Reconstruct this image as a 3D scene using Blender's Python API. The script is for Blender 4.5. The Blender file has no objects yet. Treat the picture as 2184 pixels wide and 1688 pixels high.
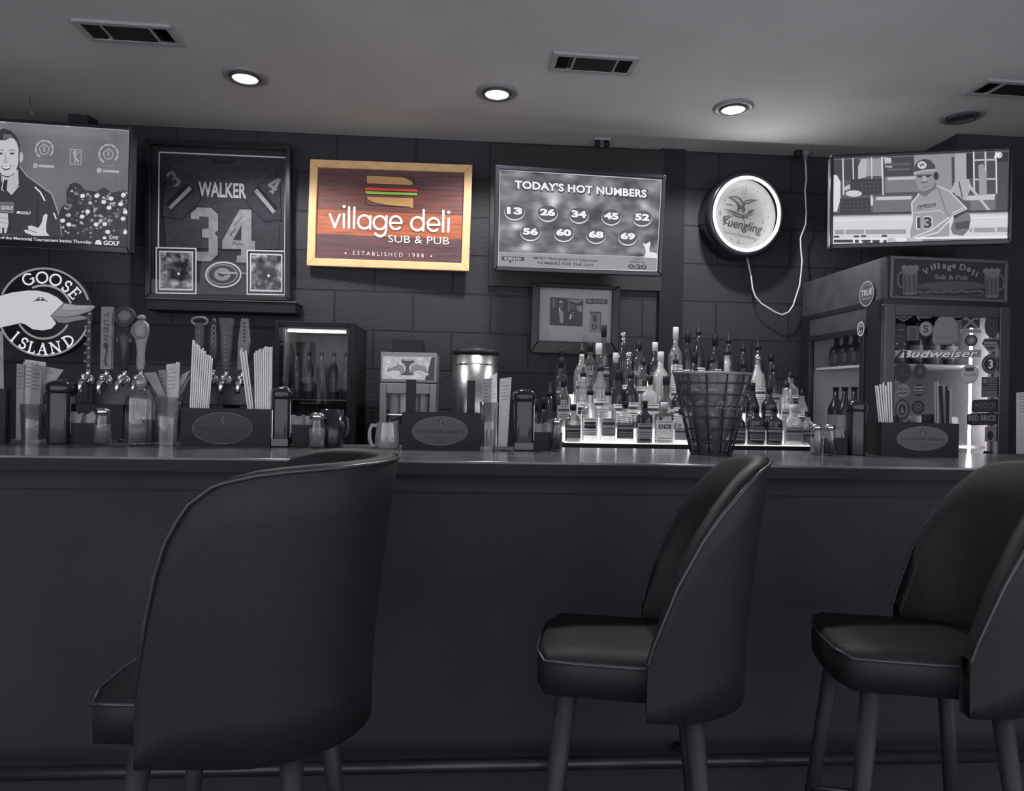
import bpy, bmesh, math, random
from mathutils import Vector, Matrix
rnd = random.Random(7)
D = bpy.data
SC = bpy.context.scene
COL = SC.collection

# ------------------------------------------------------------------ camera, world, exposure
F, EYE, CX, CY = 1500.0, 1.264, 1092.0, 844.0          # focal length in pixels of the 2184 x 1688 frame, eye height
YAW, ROLL = math.radians(4.2), math.radians(1.15)
fwd = Vector((math.sin(YAW), math.cos(YAW), 0)); r0 = Vector((math.cos(YAW), -math.sin(YAW), 0)); u0 = Vector((0, 0, 1))
rgt = r0 * math.cos(ROLL) + u0 * math.sin(ROLL); upv = u0 * math.cos(ROLL) - r0 * math.sin(ROLL)
EYEP = Vector((0, 0, EYE))
cam = D.cameras.new('camera'); cam.sensor_width = 36; cam.lens = 36 * F / 2184; cam.clip_start = .05
co = D.objects.new('camera', cam); COL.objects.link(co)
co.matrix_world = Matrix(((rgt.x, upv.x, -fwd.x, 0), (rgt.y, upv.y, -fwd.y, 0), (rgt.z, upv.z, -fwd.z, EYE), (0, 0, 0, 1)))
SC.camera = co
SC.view_settings.view_transform = 'Standard'; SC.view_settings.look = 'None'
SC.view_settings.gamma = 1; SC.view_settings.exposure = 0; SC.view_settings.use_curve_mapping = False
W = D.worlds.new('world'); SC.world = W; W.use_nodes = True
W.node_tree.nodes['Background'].inputs[0].default_value = (.95, .945, 1.0, 1)
W.node_tree.nodes['Background'].inputs[1].default_value = 1.75
SPOT_POWER, NEON, SHELF_GLOW = 54.0, 38.0, .8
CEIL_Z, WALL_Y, BAR_Z, BAR_F, BAR_B = 2.6, 3.71, 1.07, 2.05, 2.66

def ray(px, py): return fwd + rgt * ((px - CX) / F) + upv * ((CY - py) / F)
def at(px, py, Y):
    d = ray(px, py); return EYEP + d * (Y / d.y)
def atz(px, py, z):
    d = ray(px, py); return EYEP + d * ((z - EYE) / d.z)
def atx(px, py, X):
    d = ray(px, py); return EYEP + d * (X / d.x)
def xat(px, Y, z):                                      # X of the point at depth Y and height z seen in image column px
    k = (px - CX) / F; q = Vector((0, Y, z - EYE))
    return (k * q.dot(fwd) - q.dot(rgt)) / (rgt.x - k * fwd.x)

# ------------------------------------------------------------------ colours and materials
def lin(v):
    v = max(0, v) / 255; return v / 12.92 if v <= .04045 else ((v + .055) / 1.055) ** 2.4
def G(v): return (lin(v), lin(v * .988), lin(v + (max(2, 6.5 - (v - 39) * .08) if v > 39 else v / 6)))
GAIN = 1.1
def A(v): return tuple(min(.85, c * GAIN) for c in G(v))          # reflectance that reads as grey v in this bar's light
def RGB(r, g, b): return (lin(r), lin(g), lin(b))
def ARGB(r, g, b): return tuple(min(.85, c * GAIN) for c in RGB(r, g, b))
MATS = {}
def mat(name, col=(.5, .5, .5), rough=.5, metal=0, spec=.5, emit=None, attr=False, noise=0, bump=0, nscale=40, tr=0, coat=0):
    if name in MATS: return MATS[name]
    m = D.materials.new(name); m.use_nodes = True; nt = m.node_tree; n = nt.nodes; b = n['Principled BSDF']
    b.inputs['Roughness'].default_value = rough; b.inputs['Metallic'].default_value = metal
    b.inputs['Specular IOR Level'].default_value = spec; b.inputs['Coat Weight'].default_value = coat
    b.inputs['Coat Roughness'].default_value = .08
    src = None
    if attr:
        a = n.new('ShaderNodeAttribute'); a.attribute_name = 'col'; src = a.outputs['Color']
    else: b.inputs['Base Color'].default_value = (*col, 1)
    if noise or bump:
        tc = n.new('ShaderNodeTexCoord'); ns = n.new('ShaderNodeTexNoise'); ns.inputs['Scale'].default_value = nscale; ns.inputs['Detail'].default_value = 4
        nt.links.new(tc.outputs['Object'], ns.inputs['Vector'])
        if noise:
            mr = n.new('ShaderNodeMapRange'); mr.inputs[1].default_value = .3; mr.inputs[2].default_value = .7; mr.inputs[3].default_value = 1 - noise; mr.inputs[4].default_value = 1 + noise
            nt.links.new(ns.outputs[0], mr.inputs[0])
            mx = n.new('ShaderNodeMix'); mx.data_type = 'RGBA'; mx.blend_type = 'MULTIPLY'; mx.inputs[0].default_value = 1
            if src: nt.links.new(src, mx.inputs[6])
            else: mx.inputs[6].default_value = (*col, 1)
            nt.links.new(mr.outputs[0], mx.inputs[7]); src = mx.outputs[2]
        if bump:
            bp = n.new('ShaderNodeBump'); bp.inputs['Strength'].default_value = bump; bp.inputs['Distance'].default_value = .004
            nt.links.new(ns.outputs[0], bp.inputs['Height']); nt.links.new(bp.outputs[0], b.inputs['Normal'])
    if src: nt.links.new(src, b.inputs['Base Color'])
    if emit is not None:
        b.inputs['Emission Strength'].default_value = emit
        if attr: nt.links.new(n['Attribute'].outputs['Color'], b.inputs['Emission Color']); nt.links.remove(b.inputs['Base Color'].links[0]); b.inputs['Base Color'].default_value = (.01, .01, .012, 1)
        else: b.inputs['Emission Color'].default_value = (*col, 1)
    MATS[name] = m; return m
def glass(name, tint, gloss=.12, rough=.03, body=0, bodycol=(.5, .5, .5)):
    if name in MATS: return MATS[name]
    m = D.materials.new(name); m.use_nodes = True; nt = m.node_tree; n = nt.nodes; n.remove(n['Principled BSDF'])
    t = n.new('ShaderNodeBsdfTransparent'); t.inputs[0].default_value = (*tint, 1)
    gl = n.new('ShaderNodeBsdfGlossy'); gl.inputs['Roughness'].default_value = rough; gl.inputs[0].default_value = (.9, .9, .93, 1)
    lw = n.new('ShaderNodeLayerWeight'); lw.inputs[0].default_value = .35
    mr = n.new('ShaderNodeMapRange'); mr.inputs[3].default_value = gloss * .35; mr.inputs[4].default_value = min(1, gloss * 5)
    nt.links.new(lw.outputs['Facing'], mr.inputs[0])
    mx = n.new('ShaderNodeMixShader'); nt.links.new(mr.outputs[0], mx.inputs[0])
    s = t.outputs[0]
    if body:
        df = n.new('ShaderNodeBsdfDiffuse'); df.inputs[0].default_value = (*bodycol, 1)
        m2 = n.new('ShaderNodeMixShader'); m2.inputs[0].default_value = body
        nt.links.new(s, m2.inputs[1]); nt.links.new(df.outputs[0], m2.inputs[2]); s = m2.outputs[0]
    nt.links.new(s, mx.inputs[1]); nt.links.new(gl.outputs[0], mx.inputs[2]); nt.links.new(mx.outputs[0], n['Material Output'].inputs[0])
    MATS[name] = m; return m

BLACK = mat('black_plastic', A(29), .5, spec=.25, noise=.1)
BLACKG = mat('glossy_black', A(33), .15, spec=.5, noise=.1)
DARKW = mat('dark_wood', A(40), .5, spec=.3, noise=.2, nscale=25)
STEEL = mat('brushed_steel', (.42, .42, .44), .28, 1, noise=.15, nscale=60)
CHROME = mat('chrome', (.7, .7, .72), .1, 1, noise=.05)
PAINT = mat('printed_surface', rough=.55, spec=.3, attr=True, noise=.06, nscale=90)
SCREEN = mat('lit_screen', rough=.3, emit=1.0, attr=True)
BACKLIT = mat('backlit_print', rough=.4, emit=.9, attr=True)
LED = mat('led_strip', (1, .98, .96), emit=6.0)
CLEAR = glass('clear_glass', (.86, .86, .88), .16)
PANE = glass('window_pane', (.9, .9, .92), .05, .02)
PAPER = mat('menu_paper', rough=.8, spec=.1, attr=True, noise=.12, nscale=30)
STRAW = mat('white_straw', A(205), .4, noise=.08)
WHITEP = mat('white_plastic', A(215), .5, noise=.05)

# ------------------------------------------------------------------ mesh building
class B:
    def __init__(s): s.v, s.f, s.c, s.m, s.sm = [], [], [], [], []
    def add(s, vs, fs, col=(.5, .5, .5), mi=0, smooth=False):
        o = len(s.v); s.v += [tuple(p) for p in vs]
        for f in fs:
            s.f.append([i + o for i in f]); s.c.append(col); s.m.append(mi); s.sm.append(smooth)
        return s
    def box(s, x0, x1, y0, y1, z0, z1, **k):
        v = [(x, y, z) for x in (x0, x1) for y in (y0, y1) for z in (z0, z1)]
        return s.add(v, [(0, 1, 3, 2), (4, 6, 7, 5), (0, 4, 5, 1), (2, 3, 7, 6), (0, 2, 6, 4), (1, 5, 7, 3)], **k)
    def lathe(s, prof, c=(0, 0, 0), n=20, p=2.0, sx=1, sy=1, a0=0, a1=2 * math.pi, cap=True, **k):
        full = abs(a1 - a0 - 2 * math.pi) < 1e-6; m = n if full else n + 1; vs, fs = [], []
        for r, z in prof:
            for i in range(m):
                a = a0 + (a1 - a0) * i / n; ca, sa = math.cos(a), math.sin(a)
                q = 1 if p == 2 else (abs(ca) ** p + abs(sa) ** p) ** (-1 / p)
                vs.append((c[0] + r * q * ca * sx, c[1] + r * q * sa * sy, c[2] + z))
        for j in range(len(prof) - 1):
            for i in range(n):
                i2 = (i + 1) % m
                fs.append((j * m + i, j * m + i2, (j + 1) * m + i2, (j + 1) * m + i))
        if cap and full:
            if prof[0][0] > 1e-5: fs.append(tuple(range(m))[::-1])
            if prof[-1][0] > 1e-5: fs.append(tuple(range((len(prof) - 1) * m, len(prof) * m)))
        k.setdefault('smooth', True)
        return s.add(vs, fs, **k)
    def tube(s, pts, r, n=6, closed=False, **k):
        P = [Vector(p) for p in pts]; L = len(P); vs, fs = [], []; nrm = None
        for i in range(L):
            a = P[i - 1] if (i or closed) else P[i]; b = P[(i + 1) % L] if (i < L - 1 or closed) else P[i]
            t = (b - a).normalized()
            if nrm is None: nrm = t.orthogonal().normalized()
            nrm = (nrm - t * nrm.dot(t)).normalized(); bn = t.cross(nrm)
            rr = r[i] if isinstance(r, (list, tuple)) else r
            for j in range(n):
                q = 2 * math.pi * j / n; vs.append(P[i] + nrm * (rr * math.cos(q)) + bn * (rr * math.sin(q)))
        for i in range(L if closed else L - 1):
            i2 = (i + 1) % L
            for j in range(n): fs.append((i * n + j, i * n + (j + 1) % n, i2 * n + (j + 1) % n, i2 * n + j))
        if not closed: fs += [tuple(range(n))[::-1], tuple(range((L - 1) * n, L * n))]
        k.setdefault('smooth', True)
        return s.add(vs, fs, **k)
    def prism(s, poly, y0, y1, **k):                     # polygon in x, z pushed from y0 (front) to y1
        n = len(poly); vs = [(x, y0, z) for x, z in poly] + [(x, y1, z) for x, z in poly]
        fs = [tuple(range(n)), tuple(range(n, 2 * n))[::-1]] + [(i, i + n, (i + 1) % n + n, (i + 1) % n) for i in range(n)]
        return s.add(vs, fs, **k)
    def rbox(s, x0, x1, y0, y1, z0, z1, r=.01, n=3, **k):  # box with rounded vertical silhouette seen from the front
        p = []
        for cx, cz, a in ((x1 - r, z1 - r, 0), (x0 + r, z1 - r, 90), (x0 + r, z0 + r, 180), (x1 - r, z0 + r, 270)):
            for i in range(n + 1):
                q = math.radians(a + 90 * i / n); p.append((cx + r * math.cos(q), cz + r * math.sin(q)))
        return s.prism(p, y0, y1, **k)
    def build(s, name, mats, parent=None, bevel=0):
        me = D.meshes.new(name); me.from_pydata(s.v, [], s.f)
        if not isinstance(mats, (list, tuple)): mats = [mats]
        for m in mats: me.materials.append(m)
        ca = me.attributes.new('col', 'FLOAT_COLOR', 'CORNER'); buf = []
        for f, c in zip(s.f, s.c):
            if isinstance(c, list): buf += [x for q in c for x in (*q, 1)]
            else: buf += [*c, 1] * len(f)
        ca.data.foreach_set('color', buf)
        me.polygons.foreach_set('material_index', s.m); me.polygons.foreach_set('use_smooth', s.sm)
        me.update(); o = D.objects.new(name, me); COL.objects.link(o)
        if parent: o.parent = parent
        if bevel:
            md = o.modifiers.new('bevel', 'BEVEL'); md.width = bevel; md.segments = 2; md.limit_method = 'ANGLE'
        return o

def tag(o, label, cat, group=None):
    o['label'] = label; o['category'] = cat
    if group: o['group'] = group
    return o
def struct(o): o['kind'] = 'structure'; return o
def rot(yaw=0, tilt=0, roll=0):
    return (Matrix.Rotation(math.radians(yaw), 4, 'Z') @ Matrix.Rotation(math.radians(tilt), 4, 'X') @ Matrix.Rotation(math.radians(roll), 4, 'Y'))
def thing(name, label, cat, loc=(0, 0, 0), R=None, group=None):
    o = D.objects.new(name, None); COL.objects.link(o); o.empty_display_size = .05
    o.matrix_world = Matrix.Translation(Vector(loc)) @ (R or Matrix()); return tag(o, label, cat, group)

TXT = {}
def text_mesh(s, bold=0, shear=0, space=1):
    k = (s, bold, shear, space)
    if k not in TXT:
        cu = D.curves.new('lettering', 'FONT'); cu.body = s; cu.offset = bold; cu.shear = shear; cu.space_character = space; cu.resolution_u = 3
        ob = D.objects.new('lettering', cu); COL.objects.link(ob)
        dg = bpy.context.evaluated_depsgraph_get(); me = D.meshes.new_from_object(ob.evaluated_get(dg))
        vs = [(v.co.x, v.co.y) for v in me.vertices]; fs = [tuple(p.vertices) for p in me.polygons]
        D.objects.remove(ob); D.curves.remove(cu); D.meshes.remove(me)
        if not vs: vs = [(0, 0), (1, 1)]
        TXT[k] = (vs, fs, min(v[0] for v in vs), max(v[0] for v in vs), min(v[1] for v in vs), max(v[1] for v in vs))
    return TXT[k]

class Art(B):
    """Flat print on a panel w x h whose four corners stand at the given photograph positions; later shapes lie on top."""
    def __init__(s, corners, w, h, z=None, y=0, col=A):
        super().__init__(); s.w, s.h, s.y, s.colf, s.k = w, h, y, col, 0
        tl, tr, br, bl = [Vector(c) for c in corners]; s.c = (tl + tr + br + bl) / 4
        s.ex = (tr - tl + br - bl) / 2; s.ey = (bl - tl + br - tr) / 2; s.z = z; s.c_ = s.c
        s.cc = s.c; s.c = []
    def uv(s, p):
        x, y = p
        if s.z: x, y = s.z[0] + x / s.z[2], s.z[1] + y / s.z[2]
        d = Vector((x, y)) - s.cc; det = s.ex.x * s.ey.y - s.ex.y * s.ey.x
        return ((d.x * s.ey.y - d.y * s.ey.x) / det * s.w, -(s.ex.x * d.y - s.ex.y * d.x) / det * s.h)
    def cv(s, g): return s.colf(g) if isinstance(g, (int, float)) else g
    def nexty(s): s.k += 1; return s.y - s.k * 1.5e-5
    def poly(s, pts, g):
        y = s.nexty(); q = [s.uv(p) for p in pts]
        s.add([(u, y, v) for u, v in q], [tuple(range(len(q)))], col=s.cv(g)); return s
    def local(s, pts, g):                                # polygon already in panel metres
        y = s.nexty(); s.add([(u, y, v) for u, v in pts], [tuple(range(len(pts)))], col=s.cv(g)); return s
    def rect(s, x0, y0, x1, y1, g, slope=0):
        d = (x1 - x0) * slope / 2; return s.poly([(x0, y0 - d), (x1, y0 + d), (x1, y1 + d), (x0, y1 - d)], g)
    def ell(s, x, y, rx, ry, g, n=20, a0=0, a1=360):
        return s.poly([(x + rx * math.cos(math.radians(a0 + (a1 - a0) * i / n)), y - ry * math.sin(math.radians(a0 + (a1 - a0) * i / n))) for i in range(n + (a1 - a0 < 360))], g)
    def stroke(s, pts, w, g, caps=True):
        for (x0, y0), (x1, y1) in zip(pts, pts[1:]):
            L = math.hypot(x1 - x0, y1 - y0) or 1; nx, ny = -(y1 - y0) / L * w / 2, (x1 - x0) / L * w / 2
            s.poly([(x0 + nx, y0 + ny), (x1 + nx, y1 + ny), (x1 - nx, y1 - ny), (x0 - nx, y0 - ny)], g)
        if caps:
            for x, y in pts: s.ell(x, y, w / 2, w / 2, g, 10)
        return s
    def arc(s, x, y, rx, ry, a0, a1, w, g, n=16, caps=True):
        return s.stroke([(x + rx * math.cos(math.radians(a0 + (a1 - a0) * i / n)), y - ry * math.sin(math.radians(a0 + (a1 - a0) * i / n))) for i in range(n + 1)], w, g, caps)
    def outline(s, pts, w, g): return s.stroke(pts + pts[:1], w, g, False)
    def text(s, t, x, y, w, h, g, slope=0, ang=0, bold=0, shear=0, space=1):
        vs, fs, x0, x1, y0, y1 = text_mesh(t, bold, shear, space); yy = s.nexty(); a = math.radians(ang); out = []
        for vx, vy in vs:
            dx = ((vx - x0) / (x1 - x0) - .5) * w; dy = -((vy - y0) / max(1e-6, y1 - y0) - .5) * h + dx * slope
            u, v = s.uv((x + dx * math.cos(a) - dy * math.sin(a), y + dx * math.sin(a) + dy * math.cos(a))); out.append((u, yy, v))
        s.add(out, fs, col=s.cv(g)); return s
    def field(s, corners, nx, ny, fn):                   # smooth tones over a four-cornered patch
        y = s.nexty(); vs, fs, cs = [], [], []
        tl, tr, br, bl = [Vector(c) for c in corners]; val = []
        for j in range(ny + 1):
            for i in range(nx + 1):
                a, b = i / nx, j / ny; p = (tl * (1 - a) + tr * a) * (1 - b) + (bl * (1 - a) + br * a) * b
                u, v = s.uv(p); vs.append((u, y, v)); val.append(s.cv(max(30, min(250, fn(p.x, p.y)))))
        o = len(s.v); s.v += vs
        for j in range(ny):
            for i in range(nx):
                q = (j * (nx + 1) + i, j * (nx + 1) + i + 1, (j + 1) * (nx + 1) + i + 1, (j + 1) * (nx + 1) + i)
                s.f.append([k + o for k in q]); s.c.append([val[k] for k in q]); s.m.append(0); s.sm.append(False)
        return s

def noise2(seed, sc):
    from mathutils import noise
    return lambda x, y: noise.noise(Vector((x / sc, y / sc, seed * 7.3)))
def picture_frame(w, h, b, bb, d, name, m, parent, lip=.006, bt=None):   # mitred frame round an opening w x h; b sides, bb bottom
    bt = b if bt is None else bt; f = B(); x, z = w / 2, h / 2
    o = [(-x - b, z + bt), (x + b, z + bt), (x + b, -z - bb), (-x - b, -z - bb)]; i = [(-x, z), (x, z), (x, -z), (-x, -z)]
    for k in range(4):
        a, c, e, g = o[k], o[(k + 1) % 4], i[(k + 1) % 4], i[k]
        f.prism([a, c, e, g], -d, 0)
    return f.build(name, m, parent, bevel=.004)

# ------------------------------------------------------------------ the room
def wall_material():
    m = D.materials.new('painted_concrete_block'); m.use_nodes = True; nt = m.node_tree; n = nt.nodes; b = n['Principled BSDF']; L = nt.links.new
    tc = n.new('ShaderNodeTexCoord'); sp = n.new('ShaderNodeSeparateXYZ'); cb = n.new('ShaderNodeCombineXYZ'); L(tc.outputs['Object'], sp.inputs[0])
    ax = n.new('ShaderNodeMath'); ax.operation = 'ADD'; L(sp.outputs[0], ax.inputs[0]); L(sp.outputs[1], ax.inputs[1])
    az = n.new('ShaderNodeMath'); az.operation = 'ADD'; az.inputs[1].default_value = .2032 * 12 - 2.399; L(sp.outputs[2], az.inputs[0])
    L(ax.outputs[0], cb.inputs[0]); L(az.outputs[0], cb.inputs[1])
    br = n.new('ShaderNodeTexBrick'); L(cb.outputs[0], br.inputs['Vector']); br.inputs['Scale'].default_value = 1
    br.inputs['Brick Width'].default_value = .4064; br.inputs['Row Height'].default_value = .2032; br.inputs['Mortar Size'].default_value = .006; br.inputs['Mortar Smooth'].default_value = .4
    br.inputs['Color1'].default_value = (*A(48), 1); br.inputs['Color2'].default_value = (*A(53), 1); br.inputs['Mortar'].default_value = (*A(40), 1)
    ns = n.new('ShaderNodeTexNoise'); ns.inputs['Scale'].default_value = 70; ns.inputs['Detail'].default_value = 6; L(tc.outputs['Object'], ns.inputs['Vector'])
    b.inputs['Roughness'].default_value = .6; b.inputs['Specular IOR Level'].default_value = .25; L(br.outputs['Color'], b.inputs['Base Color'])
    mu = n.new('ShaderNodeMath'); mu.operation = 'MULTIPLY_ADD'; L(br.outputs['Fac'], mu.inputs[0]); mu.inputs[1].default_value = -1.2
    sc = n.new('ShaderNodeMath'); sc.operation = 'MULTIPLY'; sc.inputs[1].default_value = .8; L(ns.outputs[0], sc.inputs[0]); L(sc.outputs[0], mu.inputs[2])
    bp = n.new('ShaderNodeBump'); bp.inputs['Strength'].default_value = .7; bp.inputs['Distance'].default_value = .006; L(mu.outputs[0], bp.inputs['Height']); L(bp.outputs[0], b.inputs['Normal'])
    return m
BLOCK = wall_material()
CEILM = mat('painted_ceiling', (.53, .523, .53), .9, spec=.1, noise=.07, nscale=2.2)
FLOORM = mat('dark_floor', A(38), .6, spec=.2, noise=.25, nscale=6)
XL, XR, YN = -3.6, 3.0, -.8
struct(B().box(XL, XR, YN, WALL_Y + .1, -.1, 0).build('floor', FLOORM))
struct(B().box(XL, XR, YN, WALL_Y + .1, CEIL_Z, CEIL_Z + .1).build('ceiling', CEILM))
struct(B().box(XL, XR, WALL_Y, WALL_Y + .1, 0, CEIL_Z).build('wall_back', BLOCK))
struct(B().box(2.42, XR + .1, 3.3, WALL_Y, 0, CEIL_Z).build('wall_right', mat('dark_wall_paint', A(58), .8, spec=.1, noise=.1, nscale=5)))
struct(B().box(XR, XR + .1, .9, 3.3, 0, CEIL_Z).build('wall_right', mat('dark_wall_paint')))
struct(B().box(XL - .1, XL, .3, WALL_Y + .1, 0, CEIL_Z).build('wall_left', BLOCK))
x0 = at(1408, 500, 3.69).x; x1 = at(1459, 500, 3.69).x
struct(B().box(x0, x1, 3.685, WALL_Y, .93, CEIL_Z).build('trim_1', mat('painted_trim', A(42), .7, spec=.08, noise=.08)))

# ceiling diffusers
def vent(c, w, d, label):
    t = thing('ceiling_vent', label, 'vent', (c[0], c[1], CEIL_Z), rot(1.2), 'ceiling vents')
    fr = B(); e = .022
    for a in ((-w / 2, w / 2, -d / 2, -d / 2 + e), (-w / 2, w / 2, d / 2 - e, d / 2), (-w / 2, -w / 2 + e, -d / 2 + e, d / 2 - e), (w / 2 - e, w / 2, -d / 2 + e, d / 2 - e),
              (-w * .25, -w * .25 + .008, -d / 2 + e, d / 2 - e), (w * .25, w * .25 + .008, -d / 2 + e, d / 2 - e)):
        fr.box(*a, -.012, 0)
    fr.build('frame', mat('vent_frame', A(150), .6, noise=.08), t, bevel=.002)
    B().box(-w / 2 + .01, w / 2 - .01, -d / 2 + .01, d / 2 - .01, -.002, 0).build('backing', BLACK, t)
    lv = B()
    for k in range(7):
        y = -d / 2 + e + (k + .5) * (d - 2 * e) / 7; v = [(-w * .25, y - .007, -.003), (w * .25, y - .007, -.003), (w * .25, y + .004, -.011), (-w * .25, y + .004, -.011)]
        lv.add(v, [(0, 1, 2, 3)])
    for sgn in (-1, 1):
        for k in range(9):
            x = sgn * (w * .25 + .012 + k * (w * .25 - e - .012) / 9); v = [(x, -d / 2 + e, -.003), (x, d / 2 - e, -.003), (x + sgn * .006, d / 2 - e, -.011), (x + sgn * .006, -d / 2 + e, -.011)]
            lv.add(v, [(0, 1, 2, 3)])
    lv.build('louvers', mat('vent_louver', A(20), .6, noise=.1), t)
vent((-1.262, 2.735), .345, .15, 'white rectangular ceiling vent with dark louvers above the framed jersey')
vent((.502, 2.777), .34, .15, 'white rectangular ceiling vent with mesh ends above the lottery television')
vent((2.30, 2.795), .36, .14, 'rectangular ceiling vent cut off by the photo edge near the unlit downlight')

def downlight(px, py, label, lit=True, tilt=0):
    c = atz(px, py, CEIL_Z); t = thing('recessed_downlight', label, 'light', c, None, 'recessed ceiling lights')
    B().lathe([(.088, 0), (.09, -.006), (.082, -.012), (.066, -.009), (.062, -.002)], n=32, cap=False).build('trim_ring', mat('light_trim', A(125), .4, noise=.05), t)
    B().lathe([(.063, -.004), (.060, -.016), (.053, -.016), (.051, -.002)], n=32, cap=False).build('baffle', mat('light_baffle', A(70), .4, noise=.05), t)
    if lit:
        B().lathe([(.052, -.004), (.05, -.012), (.03, -.017), (0, -.019)], n=24).build('lamp_lens', mat('lamp_lens', (1, .98, .95), emit=12.0), t)
        ld = D.lights.new('downlight', 'SPOT'); ld.energy = SPOT_POWER; ld.spot_size = math.radians(147); ld.spot_blend = .4; ld.shadow_soft_size = .045; ld.color = (1, .985, .97)
        lo = D.objects.new('downlight_lamp', ld); COL.objects.link(lo); lo.parent = t; lo.location = (0, 0, -.03)
    else:
        B().lathe([(.056, -.003), (.05, -.007), (.03, -.011), (0, -.012)], n=24).build('lamp_lens', mat('dark_lens', A(62), .2, noise=.1), t)
downlight(523, 162, 'lit recessed ceiling light above the framed jersey')
downlight(1060, 196, 'lit recessed ceiling light above the wooden deli sign')
downlight(1564, 229, 'lit recessed ceiling light in front of the beer clock')
downlight(2052, 247, 'unlit dark recessed ceiling light above the baseball television', lit=False)

# ------------------------------------------------------------------ televisions
def television(loc, R, w, h, label, art, group='wall televisions', mount=None, bz=.014, bb=.022):
    t = thing('television', label, 'television', loc, R, group)
    picture_frame(w, h, bz, bb, .012, 'bezel', BLACKG, t)
    B().rbox(-w / 2 - bz + .002, w / 2 + bz - .002, .0005, .035, -h / 2 - bb + .002, h / 2 + bz - .002, .012).build('casing', BLACK, t)
    art.build('screen', SCREEN, t)
    if mount: mount(t)
    return t
# golf interview, top left
sw, sh = .889, .5
a = Art([(-160, 246), (273, 276), (277, 527), (-165, 496)], sw, sh, (0, 240, 5.275), -.0005, G)
a.local([(-sw / 2, sh / 2), (sw / 2, sh / 2), (sw / 2, -sh / 2), (-sw / 2, -sh / 2)], 104)
nz = noise2(1, 300); a.field([(-880, 20), (1445, 190), (1460, 1400), (-880, 1330)], 26, 16, lambda x, y: 104 + 14 * nz(x, y) + (14 if y < 250 else 0))
a.stroke([(-860, 25), (1440, 190)], 14, 150).stroke([(1437, 200), (1450, 880)], 10, 140).stroke([(1290, 180), (1300, 880)], 5, 85)
a.rect(730, 120, 780, 150, 190, .05).rect(-10, 70, 60, 100, 190, .05)
for cx, cy, r in ((495, 400, 95), (1215, 455, 103)):
    for k in range(7): a.arc(cx, cy, r, r, -40 + k * 42, -40 + k * 42 + 28, 20, 168, 4)
    a.outline([(cx, cy - 60), (cx + 55, cy - 15), (cx + 40, cy + 45), (cx, cy + 62), (cx - 40, cy + 45), (cx - 55, cy - 15)], 13, 160)
    a.stroke([(cx, cy - 28), (cx, cy + 25)], 14, 175).rect(cx - 80, r + cy + 22, cx + 90, r + cy + 30, 125, .05)
a.ell(400, 585, 28, 28, 165).rect(440, 578, 610, 606, 170, .06).ell(1115, 640, 30, 30, 165).rect(1160, 638, 1338, 664, 170, .06)
a.outline([(788, 402), (912, 408), (910, 572), (790, 566)], 10, 160).stroke([(830, 440), (850, 500), (880, 540)], 22, 165).stroke([(850, 500), (840, 555)], 14, 165).ell(845, 430, 16, 16, 165).stroke([(850, 470), (895, 430)], 9, 165)
# presenter
a.poly([(225, 585), (310, 700), (400, 760), (520, 850), (592, 900), (630, 1010), (690, 1170), (715, 1395), (-420, 1340), (-400, 1100), (-320, 860), (-150, 740), (0, 680)], 150)
a.poly([(218, 595), (300, 705), (395, 772), (510, 858), (580, 908), (618, 1015), (675, 1170), (700, 1395), (-410, 1340), (-390, 1100), (-310, 870), (-150, 755), (0, 690)], 52)
a.poly([(430, 930), (440, 1100), (430, 1300), (460, 1390), (415, 1390), (420, 1100)], 36).poly([(150, 940), (120, 1100), (140, 1330), (110, 1330), (100, 1100)], 44)
a.poly([(20, 640), (208, 630), (215, 790), (140, 915), (85, 860), (20, 760)], 180)
a.poly([(30, 745), (90, 745), (80, 868), (35, 860)], 40).stroke([(45, 745), (25, 850), (45, 870)], 9, 215).stroke([(85, 860), (135, 910), (215, 815)], 9, 200)
a.ell(238, 490, 24, 58, 178).ell(-98, 490, 22, 58, 170)
a.poly([(-60, 320), (-40, 215), (40, 168), (120, 190), (190, 260), (222, 350), (225, 470), (215, 590), (150, 690), (90, 718), (30, 700), (-40, 620), (-80, 480)], 50)
a.poly([(-68, 330), (-20, 300), (60, 300), (140, 262), (190, 320), (212, 400), (210, 560), (180, 650), (130, 695), (85, 705), (30, 690), (-30, 610), (-62, 500)], 190)
a.poly([(40, 230), (120, 235), (170, 290), (120, 270), (40, 290)], 95)
for ex in (10, 140): a.ell(ex, 448, 30, 13, 105).ell(ex, 450, 12, 9, 45).stroke([(ex - 32, 418), (ex, 406), (ex + 34, 416)], 10, 120)
a.poly([(60, 430), (88, 520), (75, 545), (45, 540)], 165).stroke([(40, 545), (66, 553), (92, 542)], 7, 120)
a.poly([(15, 590), (75, 600), (140, 580), (110, 628), (70, 640), (35, 625)], 80).poly([(25, 594), (75, 603), (130, 588), (105, 614), (70, 620), (40, 612)], 225)
a.stroke([(-20, 560), (-10, 620)], 6, 150).stroke([(165, 560), (150, 625)], 6, 150)
a.stroke([(400, 830), (460, 885), (510, 980)], 15, 225).stroke([(615, 1125), (640, 1188)], 16, 215)
a.rect(-160, 995, 160, 1112, 100, .06).outline([(-160, 985), (160, 1005), (160, 1115), (-160, 1095)], 6, 130).text('GOLF', 85, 1062, 135, 40, 215, .05, bold=.02)
a.poly([(-70, 1115), (95, 1125), (105, 1235), (80, 1350), (-60, 1345)], 188)
for y in (1170, 1225, 1285): a.stroke([(-40, y), (92, y + 10)], 7, 120)
a.stroke([(45, 1300), (45, 1350)], 22, 40)
a.text('GOLF', 300, 1120, 115, 34, 215, .05, bold=.03, shear=.3).poly([(190, 1125), (205, 1100), (235, 1098), (240, 1128)], 215)
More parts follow.
